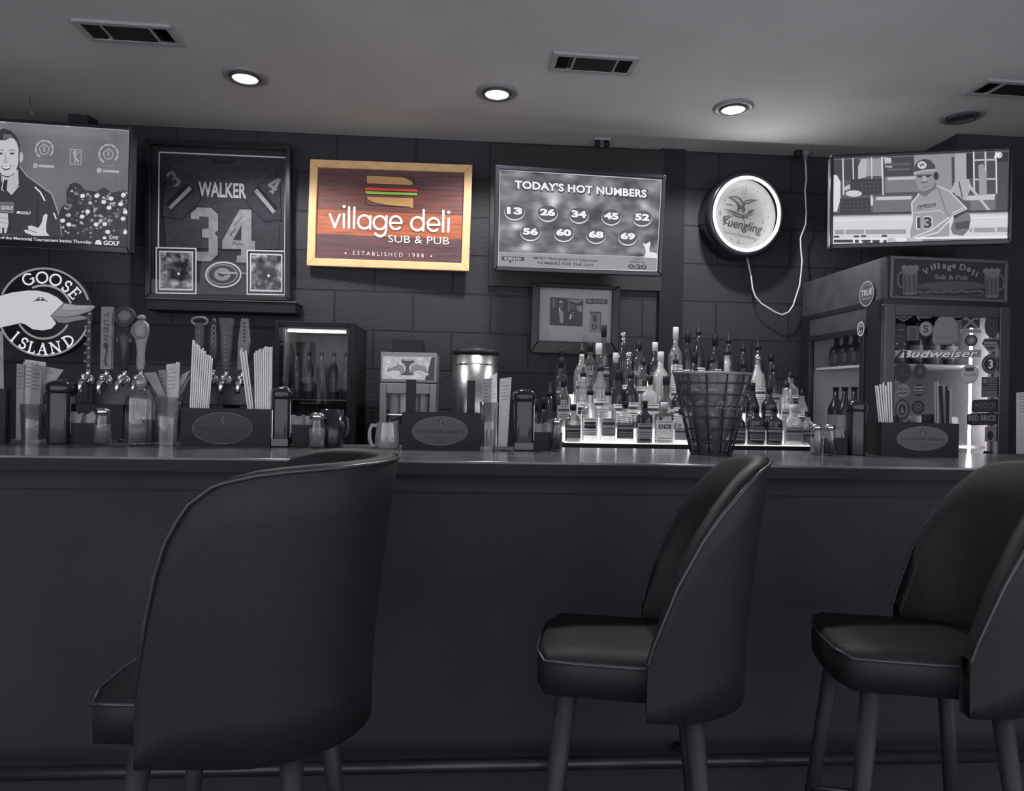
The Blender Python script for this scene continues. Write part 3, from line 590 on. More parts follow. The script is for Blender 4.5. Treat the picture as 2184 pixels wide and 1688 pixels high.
h = Art([(1592 - 80, 457 - 83), (1592 + 76, 457 - 83), (1592 + 76, 457 + 83), (1592 - 80, 457 + 83)], kr * 2 * KX, kr * 2, (1450, 320, 4.22), .042)
h.stroke([(590, 578), (500, 548)], 16, A(36)).poly([(600, 582), (500, 562), (385, 518), (510, 538)], A(36)).stroke([(590, 578), (640, 550)], 12, A(36)).poly([(620, 562), (650, 520), (690, 512), (695, 522), (655, 555)], A(36)).stroke([(580, 560), (602, 620), (622, 690)], 7, A(40)).ell(590, 578, 14, 14, A(36))
h.build('hands', PAINT, t)
rp = [(kr * .97 * KX * math.cos(q * math.pi / 28), -.004, kr * .97 * math.sin(q * math.pi / 28)) for q in range(56)]
B().tube(rp, .0062, 8, closed=True).build('neon_ring', mat('neon_tube', (1, .985, .99), emit=NEON), t)
cz = [(605, 985), (622, 1050), (640, 1130), (655, 1250), (680, 1320), (730, 1380), (800, 1425), (860, 1462), (920, 1485), (980, 1460), (1020, 1400), (1045, 1320), (1078, 1220), (1092, 1100), (1100, 1000), (1088, 880), (1086, 790), (1110, 730), (1132, 670), (1138, 560), (1132, 450), (1126, 360), (1138, 270), (1135, 180), (1130, 95)]
pts = []
for i, (x, y) in enumerate(cz):
    p = at(1450 + x / 4.22, 320 + y / 4.22, 3.64 if i else 3.66); pts.append(t.matrix_world.inverted() @ p)
pts[0] = t.matrix_world.inverted() @ at(1450 + 600 / 4.22, 320 + 940 / 4.22, 3.66)
B().tube(pts, .0042, 6).build('power_cord', WHITEP, t)
c = atz(1450 + 1130 / 4.22, 320 + 55 / 4.22, CEIL_Z)
c = Vector((pts and (t.matrix_world @ pts[-1]).x, 3.64, CEIL_Z))
tag(B().lathe([(.03, 0), (.03, -.012), (.012, -.02), (.009, -.045)], (c.x, c.y, CEIL_Z), 16).build('cord_plug', mat('plug_grey', A(120), .5, noise=.05)), 'small pale plug on the ceiling where the clock cord ends', 'plug')
tag(B().lathe([(.018, 0), (.022, -.006), (.014, -.035), (.006, -.04)], (c.x - .045, c.y - .01, CEIL_Z), 14).build('ceiling_hook', BLACK), 'small dark hook on the ceiling beside the clock cord plug', 'hook')
c = at(1284, 308, 3.6); t = thing('ceiling_bracket', 'small dark bracket on the ceiling edge above the lottery television', 'bracket', (c.x, 3.6, CEIL_Z))
B().box(-.04, .04, -.02, .02, -.008, 0).build('plate', mat('vent_frame', A(120)), t)
for s_ in (-1, 1): B().lathe([(.012, -.007), (.016, -.03), (.008, -.042)], (s_ * .024, 0, 0), 12).build('stud', BLACK, t)
tag(B().tube([atz(62, 207, CEIL_Z), at(66, 228, 3.24), at(69, 245, 3.235)], .003, 6).build('cable', mat('grey_cable', A(105), .5)), 'thin grey cable hanging from the ceiling to the golf television', 'cable')

# ------------------------------------------------------------------ the bar, back counter, stools
GAIN = 1.5
def wood_top():
    m = D.materials.new('varnished_bar_top'); m.use_nodes = True; nt = m.node_tree; n = nt.nodes; L = nt.links.new; b = n['Principled BSDF']
    tc = n.new('ShaderNodeTexCoord'); mp = n.new('ShaderNodeMapping'); mp.inputs['Scale'].default_value = (1.2, 26, 8); L(tc.outputs['Object'], mp.inputs[0])
    ns = n.new('ShaderNodeTexNoise'); ns.inputs['Scale'].default_value = 2; ns.inputs['Detail'].default_value = 6; L(mp.outputs[0], ns.inputs['Vector'])
    r = n.new('ShaderNodeValToRGB'); e = r.color_ramp.elements; e[0].position = .35; e[0].color = (*A(62), 1); e[1].position = .7; e[1].color = (*A(98), 1); L(ns.outputs[0], r.inputs[0])
    L(r.outputs[0], b.inputs['Base Color']); b.inputs['Roughness'].default_value = .16; b.inputs['Specular IOR Level'].default_value = .6
    bp = n.new('ShaderNodeBump'); bp.inputs['Strength'].default_value = .06; bp.inputs['Distance'].default_value = .002; L(ns.outputs[0], bp.inputs['Height']); L(bp.outputs[0], b.inputs['Normal'])
    return m
t = thing('bar_counter', 'long dark wooden bar counter with glossy top running across the room', 'bar counter', (0, BAR_F, 0))
B().box(-2.7, 2.75, 0, BAR_B - BAR_F, BAR_Z - .008, BAR_Z).build('counter_top', wood_top(), t, bevel=.003)
B().box(-2.7, 2.75, .003, BAR_B - BAR_F - .003, BAR_Z - .04, BAR_Z - .008).build('edge_molding', mat('edge_black', A(26), .6, spec=.2, noise=.1), t)
FRONTM = mat('bar_front_paint', A(40), .7, spec=.15, noise=.12, nscale=4)
fp = B().box(-2.65, 2.7, .08, .2, 0, BAR_Z - .035)
fp.box(-2.65, 2.7, .068, .08, BAR_Z - .1, BAR_Z - .04).box(-2.65, 2.7, .068, .08, .0, .13)
fp.build('front_panel', FRONTM, t)
B().tube([(-2.6, -.03, .2), (2.65, -.03, .2)], .019, 12).build('foot_rail', mat('dull_brass_rail', A(48), .35, .6, noise=.1), t)
for k in range(4):
    x = -2.2 + k * 1.45
    B().tube([(x, .066, .2), (x, -.03, .2)], .012, 8).lathe([(.03, 0), (.03, .008)], (x, .055, .196), 12).build('rail_bracket', BLACK, t)
CT = .93
t = thing('back_counter', 'low dark back counter along the wall carrying the fridges and liquor display', 'counter', (0, 3.0, 0))
B().box(-2.6, 1.80, 0, WALL_Y - 3.02, CT - .04, CT).build('counter_top', DARKW, t, bevel=.004)
for k in range(5):
    x = -2.58 + k * .875
    cb = B().box(x, x + .865, .04, WALL_Y - 3.02, .08, CT - .04).build('cabinet_box', FRONTM, t)
    B().box(x + .02, x + .845, .02, .04, .1, CT - .07).build('cabinet_door', FRONTM, t, bevel=.004)

LEATHER = mat('black_leather', A(21), .55, spec=.25, noise=.12, bump=.15, nscale=120)
LEGM = mat('stool_leg_wood', A(36), .5, spec=.2, noise=.1)
LONG_ARM = [(0, 1), (.3, .99), (.47, .97), (.6, .93), (.72, .86), (.82, .74), (.9, .56), (.96, .34), (1, .12)]
SHORT_ARM = [(0, 1), (.15, .97), (.3, .89), (.5, .75), (.67, .58), (.85, .35), (1, .1)]
def rim_drop(s, tb):
    for (a0, b0), (a1, b1) in zip(tb, tb[1:]):
        if s <= a1: return b0 + (b1 - b0) * (s - a0) / (a1 - a0)
    return tb[-1][1]
def make_stool(label, loc, yaw, AL, SX, tb):
    t = thing('bar_stool', label, 'bar stool', loc, rot(yaw), 'tub stools at the bar')
    HS, HB, R_, TH = .665, 1.13, .2, .05
    path = []
    for i in range(8): path.append((AL - i * AL / 8, -R_, 0, -1))
    for i in range(17):
        q = math.pi * (-.5 - i / 16); path.append((R_ * math.cos(q), R_ * math.sin(q), math.cos(q), math.sin(q)))
    for i in range(8): path.append(((i + 1) * AL / 8, R_, 0, 1))
    vs, fs = [], []; K = 0
    for x, y, nx, ny in path:
        s = (x + R_) / (AL + R_); z1 = HS - .02 + (HB - HS + .02) * rim_drop(s, tb); z0 = HS - .1
        lean = lambda z: .05 * max(0, (z - HS) / (HB - HS)) ** 1.3
        prof = []
        for k in range(7):
            z = z0 + (z1 - .012 - z0) * k / 6; prof.append((TH / 2 + lean(z), z))
        prof += [(TH / 4 + lean(z1), z1), (-TH / 4 + lean(z1), z1)]
        for k in range(7):
            z = z1 - .012 + (z0 - z1 + .012) * k / 6; prof.append((-TH / 2 + lean(z), z))
        K = len(prof)
        for o_, z in prof: vs.append((x + nx * o_, y + ny * o_, z))
    for i in range(len(path) - 1):
        for k in range(K): fs.append((i * K + k, i * K + (k + 1) % K, (i + 1) * K + (k + 1) % K, (i + 1) * K + k))
    fs += [tuple(range(K)), tuple(range((len(path) - 1) * K, len(path) * K))[::-1]]
    sh = B().add(vs, fs, smooth=True).build('backrest', LEATHER, t)
    pp = []
    for i, (x, y, nx, ny) in enumerate(path):
        s = (x + R_) / (AL + R_); z1 = HS - .02 + (HB - HS + .02) * rim_drop(s, tb); o_ = TH / 2 + .05 * max(0, (z1 - HS) / (HB - HS)) ** 1.3
        pp.append((x + nx * o_, y + ny * o_, z1 - .006))
    B().tube(pp, .004, 6).build('highlight_piping', mat('highlight_leather', A(38), .3, spec=.55, noise=.05), t)  # piping paler than the leather, so its colour carries the rim highlight
    st = B(); pr = []
    for z, k in ((HS - .08, .99), (HS - .03, 1.0), (HS - .006, .985), (HS + .008, .93), (HS + .014, .6)): pr.append((z, k))
    base = [(SX - .03, -R_ + .03), (SX - .005, -R_ * .5), (SX, 0), (SX - .005, R_ * .5), (SX - .03, R_ - .03), (SX - .1, R_ - .028), (0, R_ - .028)] + [((R_ - .028) * math.cos(math.pi * (.5 + i / 10)), (R_ - .028) * math.sin(math.pi * (.5 + i / 10))) for i in range(1, 10)] + [(0, -R_ + .028), (SX - .1, -R_ + .028)]
    nb = len(base); vs = []; fs = []
    for z, k in pr: vs += [(x * k + (1 - k) * .05, y * k, z) for x, y in base]
    for j in range(len(pr) - 1): fs += [(j * nb + i, j * nb + (i + 1) % nb, (j + 1) * nb + (i + 1) % nb, (j + 1) * nb + i) for i in range(nb)]
    fs += [tuple(range((len(pr) - 1) * nb, len(pr) * nb)), tuple(range(nb))[::-1]]
    st.add(vs, fs, smooth=True).build('seat', LEATHER, t)
    sp = [(x, y, HS - .004) for x, y in base]
    B().tube(sp, .004, 6, closed=True).build('seat_highlight_piping', mat('highlight_leather'), t)  # same paler tube puts a highlight along the seat edge
    for sx in (-1, 1):
        for sy in (-1, 1):
            B().tube([(.05 + sx * .14, sy * .14, HS - .08), (.05 + sx * .2, sy * .2, 0.0)], [.024, .016], 8).build('leg', LEGM, t)
    q = .72; x_, y_ = .05, 0
    fr_ = [(x_ + sx * (.14 + .06 * q), sy * (.14 + .06 * q), (HS - .08) * (1 - q)) for sx, sy in ((-1, -1), (1, -1), (1, 1), (-1, 1))]
    B().tube(fr_, .011, 8, closed=True).build('footrest', mat('dull_brass_rail'), t)
    return t
make_stool('tub bar stool on the left, seen in side view below the glass fridge', (-.405, 1.55, 0), 178, .17, .305, LONG_ARM)
make_stool('tub bar stool with its back rising above the bar edge below the wire basket', (.475, 1.70, 0), 167, .012, .27, SHORT_ARM)
make_stool('tub bar stool cut off by the right edge of the photo', (1.205, 1.70, 0), 167, .012, .27, SHORT_ARM)

# ------------------------------------------------------------------ corner glass-door cooler and pub sign
XC, YC, ZC = 1.82, 2.92, 1.695
t = thing('glass_door_cooler', 'tall glass door drinks cooler covered in beer stickers at the right corner', 'cooler', (XC, YC, 0))
CW, CD = .575, .74
FRM = mat('cooler_frame_metal', A(62), .35, .3, noise=.08); INM = mat('cooler_liner', A(165), .5, noise=.04); CBK = mat('cooler_black', A(26), .4, noise=.1); WOODS = mat('cooler_side_wood', A(52), .5, noise=.2, nscale=12)
B().box(.0, CW, .02, CD, 0, .72).build('base_cabinet', CBK, t)
B().box(CW - .03, CW, .02, CD, .72, ZC).build('side_wall', CBK, t)
B().box(0, CW, CD - .03, CD, .72, ZC).build('rear_wall', CBK, t)
B().box(.04, CW - .03, CD - .045, CD - .03, .72, ZC - .03).box(CW - .045, CW - .03, .06, CD - .03, .72, ZC - .03).build('liner', INM, t)
B().box(0, CW, .0, CD, ZC, ZC + .02).build('top_panel', CBK, t)
B().box(.006, CW - .004, .0, CD, ZC + .02, ZC + .205).build('header', WOODS, t, bevel=.004)
B().box(0, .035, .02, .13, .72, ZC).build('corner_post', CBK, t)
B().box(0, .03, CD - .09, CD - .03, .72, ZC).build('side_post', CBK, t)
B().box(.004, .03, .13, CD - .09, ZC - .09, ZC).build('side_panel', WOODS, t)
for k, z in enumerate((.75, 1.08, 1.44)):
    B().box(.03, CW - .045, .065, CD - .05, z - .012, z).build('shelf', INM, t)
B().lathe([(.0055, .8), (.0055, ZC - .07)], (.44, .05, 0), 10).build('light_tube', mat('cooler_tube', (1, .98, .96), emit=20), t)
B().box(.06, CW - .09, .05, .065, ZC - .04, ZC - .025).build('light_strip', mat('cooler_light_top', (1, .98, .96), emit=1.2), t)
dr = thing('door', '', '', (0, 0, 0)); del dr['label'], dr['category']; dr.parent = t
e = .05
B().box(0, e, -.012, .02, .74, ZC).box(CW - e, CW, -.012, .02, .74, ZC).box(e, CW - e, -.012, .02, ZC - e, ZC).box(e, CW - e, -.012, .02, .74, .74 + e).build('door_frame', FRM, dr, bevel=.004)
B().add([(e, .0, .74 + e), (CW - e, .0, .74 + e), (CW - e, .0, ZC - e), (e, .0, ZC - e)], [(0, 1, 2, 3)]).build('glass_pane', PANE, dr)
sd = thing('side_door', '', '', (0, 0, 0)); del sd['label'], sd['category']; sd.parent = t
B().box(-.012, .012, .13, .16, .74, ZC - .09).box(-.012, .012, CD - .12, CD - .09, .74, ZC - .09).box(-.012, .012, .16, CD - .12, ZC - .12, ZC - .09).box(-.012, .012, .16, CD - .12, .74, .77).build('door_frame', CBK, sd, bevel=.003)
B().add([(0, .16, .77), (0, CD - .12, .77), (0, CD - .12, ZC - .12), (0, .16, ZC - .12)], [(0, 1, 2, 3)]).build('glass_pane', PANE, sd)
# the stickers on the front glass
DC = [(1880, 648), (2152, 660), (2150, 976), (1880, 966)]; DZ = (1740, 540, 3.669)
dw, dh = CW, .665
dcz = 1.368
def sticker(fn, lab=None, y=-.002):
    s_ = Art(DC, dw, dh, DZ, 0); fn(s_)
    o = s_.build('sticker', PAINT, dr); o.location = (CW / 2, y, dcz)
    if lab: o['label'] = lab
def rr(s_, x, y, rx, ry, g, q=4): s_.poly([(x + rx * (abs(math.cos(a)) ** (2 / q)) * math.copysign(1, math.cos(a)), y + ry * (abs(math.sin(a)) ** (2 / q)) * math.copysign(1, math.sin(a))) for a in [k * math.pi / 12 for k in range(24)]], g)
def st1(s_): s_.poly([(605, 510), (670, 470), (735, 510), (670, 550)], 95).poly([(614, 510), (670, 477), (726, 510), (670, 543)], 42).text('BEER', 670, 510, 50, 16, 85)
sticker(st1)
def st2(s_): s_.text('Southern', 830, 508, 110, 34, 105, .05, bold=.02, shear=.3).stroke([(760, 490), (790, 470), (780, 520), (800, 540)], 7, 105)
sticker(st2)
def st3(s_): s_.ell(848, 605, 55, 58, 92, 24).ell(848, 605, 44, 46, 118, 24).text('S', 848, 605, 44, 60, 55, 0, bold=.03)
sticker(st3, 'round sticker with a large S')
def st4(s_): rr(s_, 650, 658, 44, 96, 40, 6); s_.text('LAGER', 650, 610, 50, 14, 80, .03, bold=.02).text('PALE', 650, 660, 48, 18, 80, .03, bold=.02).text('ALE', 650, 700, 40, 14, 70, .03).ell(622, 715, 6, 6, 160, 8).ell(680, 718, 6, 6, 160, 8)
sticker(st4)
def st5(s_): s_.poly([(898, 705), (900, 620), (920, 550), (960, 505), (1010, 490), (1060, 510), (1095, 560), (1108, 630), (1106, 700), (1090, 722), (1000, 728), (915, 722)], 92).poly([(908, 700), (910, 620), (930, 555), (965, 515), (1010, 500), (1055, 520), (1085, 565), (1098, 630), (1096, 695), (1000, 716)], 104).text('RHINEGEIST', 1000, 675, 150, 22, 84, .04, bold=.01).stroke([(960, 560), (1010, 600), (1060, 570)], 6, 92).ell(1002, 487, 12, 7, 210)
sticker(st5, 'large pale dome-shaped sticker')
def st6(s_): s_.poly([(1125, 490), (1275, 495), (1272, 605), (1130, 600)], 40).stroke([(1150, 510), (1255, 600)], 17, 98).stroke([(1255, 510), (1150, 600)], 17, 98).poly([(1140, 530), (1175, 492), (1195, 505), (1160, 545)], 98).poly([(1270, 530), (1235, 492), (1215, 505), (1250, 545)], 98)
sticker(st6, 'dark sticker with two crossed axes')
sticker(lambda s_: s_.rect(1118, 612, 1285, 642, 120, .02).text('BREWING', 1200, 627, 130, 16, 80, .02))
sticker(lambda s_: s_.ell(1208, 698, 50, 46, 42, 24).ell(1208, 698, 36, 33, 80, 24).ell(1208, 698, 18, 17, 112, 16))
sticker(lambda s_: s_.ell(1370, 588, 58, 90, 42, 24).arc(1370, 588, 40, 70, 0, 360, 6, 66, 20).arc(1370, 575, 16, 34, 0, 360, 7, 72, 14).stroke([(1355, 610), (1345, 660)], 7, 70).stroke([(1385, 610), (1395, 660)], 7, 70))
sticker(lambda s_: s_.poly([(1290, 725), (1310, 685), (1420, 685), (1442, 725), (1395, 785), (1340, 785)], 110).poly([(1298, 725), (1316, 692), (1414, 692), (1432, 722), (1300, 728)], 46).rect(1305, 705, 1430, 735, 44).text('IMPERIAL', 1367, 720, 110, 18, 140, 0, bold=.02).poly([(1320, 745), (1412, 745), (1388, 775), (1345, 775)], 62))
def st11(s_): s_.ell(1365, 882, 72, 76, 120, 28).ell(1365, 882, 67, 71, 38, 28).arc(1365, 882, 55, 58, 0, 360, 5, 120, 24).text('3', 1365, 882, 36, 70, 175, 0, bold=.03)
sticker(st11, 'black round sticker with a white 3')
def st12(s_):
    s_.rect(1295, 980, 1428, 1135, 92, 0)
    for k in range(6): s_.rect(1345 if k < 3 else 1300, 990 + k * 18, 1422, 999 + k * 18, 46)
    s_.rect(1300, 985, 1345, 1045, 52).ell(1322, 1012, 16, 18, 95).text('BREWERY', 1362, 1115, 110, 18, 48)
sticker(st12, 'square flag sticker with dark stripes')
sticker(lambda s_: s_.ell(668, 930, 72, 78, 42, 28).arc(668, 930, 60, 65, 0, 360, 4, 62, 24).stroke([(668, 895), (650, 940), (686, 940), (668, 895)], 5, 66).text('LAGER', 668, 955, 90, 16, 66, .03))
sticker(lambda s_: s_.ell(805, 930, 56, 62, 46, 24).arc(805, 930, 46, 52, 0, 360, 4, 76, 20).poly([(785, 945), (805, 895), (825, 945)], 78))
def st15(s_): s_.poly([(600, 765), (1290, 770), (1285, 828), (600, 820)], 122).text('Budweiser', 965, 800, 620, 62, 60, .01, bold=.03, shear=.3).text('Budweiser', 960, 796, 610, 56, 200, .01, bold=.012, shear=.3).poly([(605, 822), (655, 768), (675, 768), (630, 822)], 40).poly([(680, 768), (700, 770), (698, 824), (676, 824)], 40)
sticker(st15, 'long pale script sticker across the glass')
sticker(lambda s_: s_.ell(676, 1073, 62, 58, 80, 24).ell(676, 1073, 54, 50, 112, 24).text('PUB ALE', 676, 1060, 90, 24, 60, 0, bold=.03).rect(640, 1085, 712, 1098, 66))
sticker(lambda s_: s_.ell(798, 1070, 44, 47, 44, 24).rect(760, 1042, 836, 1056, 115).rect(756, 1066, 840, 1078, 120).rect(766, 1088, 830, 1098, 105))
sticker(lambda s_: s_.ell(672, 1215, 58, 78, 48, 24).ell(672, 1215, 46, 64, 98, 24).ell(672, 1215, 30, 44, 50, 20).poly([(655, 1240), (672, 1185), (690, 1240)], 105).text('BREW CO', 672, 1165, 70, 14, 110))
sticker(lambda s_: s_.poly([(797 + 52 * math.cos(k * math.pi / 8) * (1 if k % 2 else .93), 1200 - 55 * math.sin(k * math.pi / 8) * (1 if k % 2 else .93)) for k in range(16)], 44).ell(797, 1200, 33, 35, 84).ell(797, 1200, 22, 24, 50).ell(797, 1200, 10, 11, 100))
sticker(lambda s_: s_.ell(1198, 955, 72, 76, 128, 28).ell(1198, 955, 64, 68, 145, 28).rect(1165, 905, 1232, 935, 58).text('TAP ROOM', 1198, 960, 100, 20, 90, 0, bold=.02))
def st21(s_): rr(s_, 1328, 1202, 106, 50, 42, 7); s_.text('HOOCH', 1328, 1198, 160, 46, 92, .01, bold=.01).text('CALIFORNIA BREWERY', 1310, 1236, 130, 12, 78)
sticker(st21, 'upper dark rectangular sticker')
def st22(s_): rr(s_, 1308, 1302, 124, 46, 38, 7); s_.text('RED BRICK', 1310, 1294, 225, 44, 118, .02, bold=.03).text('ATLANTA GA', 1300, 1334, 150, 14, 80)
sticker(st22, 'lower dark rectangular sticker with pale capitals')
sticker(lambda s_: s_.rect(1328, 1362, 1425, 1475, 112).ell(1372, 1428, 24, 36, 44).text('ALE', 1376, 1380, 60, 14, 66))
sticker(lambda s_: s_.poly([(1308, 1570), (1330, 1545), (1360, 1550), (1395, 1550), (1400, 1580), (1330, 1588)], 40))
sticker(lambda s_: s_.rect(700, 580, 790, 690, 80, .02).rect(715, 590, 775, 680, 60, .02))
# marks on the left side: oval badge on the header, round badge on the glass
def side_art(name, px, py, ry, rz, fn, xo=-.002, lab=None):
    p = atx(px, py, XC); s_ = B(); q = []
    o = Art([(-1, -1), (1, -1), (1, 1), (-1, 1)], 2 * ry, 2 * rz, None, 0); fn(o)
    ob = o.build(name, PAINT, t); ob.matrix_local = Matrix.Translation((xo, p.y - YC, p.z)) @ Matrix.Rotation(math.radians(-90), 4, 'Z')
    if lab: ob['label'] = lab
side_art('badge', 1849, 627, .058, .058, lambda o: o.ell(0, 0, 1, 1, 125, 28).ell(0, 0, .9, .9, 58, 28).text('TRUE', 0, -.1, 1.5, .5, 135, 0, bold=.04).rect(-.6, .3, .6, .42, 100).arc(0, 0, .75, .75, 30, 150, .08, 90, 12), -.002, 'pale oval badge')
side_art('badge', 1842, 702, .03, .034, lambda o: o.ell(0, 0, 1, 1, 140, 24).ell(0, 0, .75, .75, 45, 24).arc(0, 0, .45, .45, 40, 320, .25, 120, 12), -.014)
# goods inside the cooler
DKGL = mat('dark_bottle_glass', A(34), .12, spec=.5, noise=.1); CANM = mat('can_print', rough=.35, spec=.5, attr=True, noise=.05)
def small_bottle(name, label, cat, loc, h, r, g, group, labcol=120):
    t_ = thing(name, label, cat, loc, None, group)
    B().lathe([(r * .9, 0), (r, .006), (r, h * .55), (r * .85, h * .64), (r * .36, h * .78), (r * .32, h * .95)], n=14).build('bottle_body', mat('bottle_tone_%d' % g, A(g), .2, spec=.5, noise=.08), t_)
    B().lathe([(r * 1.02, h * .16), (r * 1.02, h * .46)], n=14, cap=False, col=A(labcol)).build('bottle_label', CANM, t_)
    B().lathe([(r * .4, h * .94), (r * .42, h), (0, h)], n=10).build('cap', BLACK, t_)
    return t_
ORD = ['first', 'second', 'third', 'fourth', 'fifth', 'sixth', 'seventh', 'eighth', 'ninth', 'tenth', 'eleventh', 'twelfth', 'thirteenth', 'fourteenth', 'fifteenth', 'sixteenth', 'seventeenth', 'eighteenth', 'nineteenth', 'twentieth']
for k in range(5):
    small_bottle('beer_bottle', 'beer bottle on the cooler top shelf, %s from the left behind the front glass' % ORD[k], 'bottle', (XC + .10 + k * .085, YC + .18, 1.44), .2, .03, (60, 80, 45, 70, 50)[k], 'bottles in the tall cooler', (90, 70, 110, 80, 100)[k])
for k in range(5):
    c_ = (XC + .1 + k * .085, YC + .17, 1.08)
    o = B().lathe([(.026, 0), (.032, .008), (.032, .118), (.026, .128)], c_, 18, col=A((120, 60, 150, 90, 135)[k])).build('drink_can', CANM); tag(o, 'drink can on the cooler middle shelf, %s from the left behind the front glass' % ORD[k], 'can', 'cans in the tall cooler')
for k in range(4):
    y_ = YC + .30 + k * .085
    small_bottle('beer_bottle', 'dark bottle with pale oval label behind the cooler side glass, %s from the front' % ORD[k], 'bottle', (XC + .10, y_, 1.08), .26, .038, 38, 'bottles in the tall cooler', 125)
    small_bottle('beer_bottle', 'short dark bottle on the upper shelf behind the cooler side glass, %s from the front' % ORD[k], 'bottle', (XC + .10, y_, 1.44), .15, .036, 48, 'bottles in the tall cooler', 62)
# pub sign above the door
HC = [(1890, 543), (2155, 557), (2152, 648), (1888, 637)]; hw, hh = .535, .185
t = thing('pub_sign', 'dark rectangular painted sign with two beer mugs on the cooler header', 'sign', (XC + .288, YC - .002, ZC + .112), rot(0, 0, .4))
picture_frame(hw - .03, hh - .03, .015, .015, .014, 'frame', mat('sign_trim', A(72), .4, noise=.12), t)
a = Art(HC, hw, hh, DZ, -.006)
a.local([(-hw / 2 + .004, hh / 2 - .004), (hw / 2 - .004, hh / 2 - .004), (hw / 2 - .004, -hh / 2 + .004), (-hw / 2 + .004, -hh / 2 + .004)], 40)
for ch, x, y, an in zip('Village Deli', (842, 890, 915, 947, 995, 1035, 1075, 0, 1148, 1198, 1235, 1265), (140, 110, 100, 98, 102, 108, 102, 0, 110, 130, 152, 166), (-24, -18, -12, -6, 0, 3, 6, 0, 14, 18, 22, 24)):
    if ch == ' ': continue
    w_, h_ = {'V': (48, 52), 'D': (50, 50), 'i': (14, 46), 'l': (16, 48), 'g': (36, 48)}.get(ch, (34, 36)); a.text(ch, x, y + (8 if ch == 'g' else 0), w_, h_, 112, 0, an, bold=.03)
a.text('Sub & Pub', 1052, 188, 272, 38, 100, .03, bold=.03)
for x, y, d in ((712, 70, -1), (1388, 100, 1)):
    a.arc(x + d * 72, y + 135, 30, 60, 0, 360, 12, 88, 18); a.poly([(x - 62, y + 60), (x + 62, y + 60), (x + 58, y + 245), (x + 30, y + 258), (x - 30, y + 258), (x - 58, y + 245)], 78)
    for k in range(5): a.ell(x - 48 + k * 24, y + 42 + (k % 2) * 10, 26, 24, 98, 12)
    a.poly([(x - 60, y + 45), (x + 60, y + 45), (x + 52, y + 85), (x, y + 95), (x - 50, y + 80)], 92)
    for k in range(3): a.stroke([(x - 40 + k * 36, y + 110), (x - 40 + k * 36, y + 225)], 16, 62)
    a.rect(x - 58, y + 238, x + 58, y + 252, 92)
a.ell(1050, 262, 290, 40, 66, 28).poly([(765, 270), (900, 290), (1100, 295), (1330, 275), (1345, 300), (1100, 318), (880, 312), (760, 292)], 44)
for k in range(9): a.stroke([(775 + k * 62, 300 + (k % 2) * 10), (820 + k * 62, 312 - (k % 2) * 10)], 14, 84)
a.poly([(770, 318), (900, 330), (1100, 338), (1320, 322), (1310, 345), (1050, 358), (800, 340)], 60)
a.build('painted_panel', PAINT, t)

# ------------------------------------------------------------------ back-bar machines
# small fridge with an upright glass door
Yf = 3.12
p0, p1 = at(585, 684, Yf), at(755, 690, Yf); x0, x1, z1 = p0.x, p1.x, p0.z
t = thing('glass_front_fridge', 'black countertop fridge with lit glass door under the end of the wall ledge', 'fridge', ((x0 + x1) / 2, Yf, CT)); w = (x1 - x0) / 2; H_ = z1 - CT
B().box(-w, -w + .03, .03, .42, 0, H_).box(w - .03, w, .03, .42, 0, H_).box(-w + .03, w - .03, .03, .42, H_ - .03, H_).box(-w + .03, w - .03, .03, .42, 0, .06).box(-w + .03, w - .03, .40, .42, .06, H_ - .03).build('cabinet', BLACK, t)
B().box(-w + .03, -w + .034, .05, .4, .06, H_ - .03).box(w - .034, w - .03, .05, .4, .06, H_ - .03).box(-w + .03, w - .03, .39, .398, .06, H_ - .03).build('liner', mat('fridge_liner', A(100), .5, noise=.2, nscale=15), t)
B().box(-w + .045, w - .045, .05, .075, H_ - .042, H_ - .033).build('light_strip', LED, t)
for z in (.07, .30): B().box(-w + .034, w - .034, .05, .39, z - .006, z).build('shelf', mat('wire_shelf', A(80), .3, .5), t)
d_ = thing('door', '', '', (0, 0, 0)); del d_['label'], d_['category']; d_.parent = t
fx = .022; fw_ = .024
B().box(-w, -w + fx, 0, .03, .0, H_).box(w - fw_, w, 0, .03, 0, H_).box(-w + fx, w - fw_, 0, .03, H_ - .022, H_).box(-w + fx, w - fw_, 0, .03, 0, .09).build('door_frame', BLACK, d_, bevel=.003)
B().add([(-w + fx, .012, .09), (w - fw_, .012, .09), (w - fw_, .012, H_ - .022), (-w + fx, .012, H_ - .022)], [(0, 1, 2, 3)]).build('glass_pane', PANE, d_)
B().box(w - .018, w - .006, -.025, -.012, .15, .4).box(w - .018, w - .006, -.012, 0, .15, .17).box(w - .018, w - .006, -.012, 0, .38, .40).build('handle', BLACK, d_)
fx0 = t.location
for r_, (z, n_, h_) in enumerate(((.07, 5, .2), (.30, 5, .215))):
    for k in range(n_):
        small_bottle('fridge_bottle', 'bottle on the %s shelf of the countertop fridge, %s from the left' % (('lower', 'upper')[r_], ORD[k]), 'bottle', (fx0.x - w + .066 + k * .056, Yf + .14, CT + z), h_, .025, (40, 55, 45, 62)[(k + r_) % 4], 'bottles in the countertop fridge', (66, 50, 76, 58)[(k + r_) % 4])

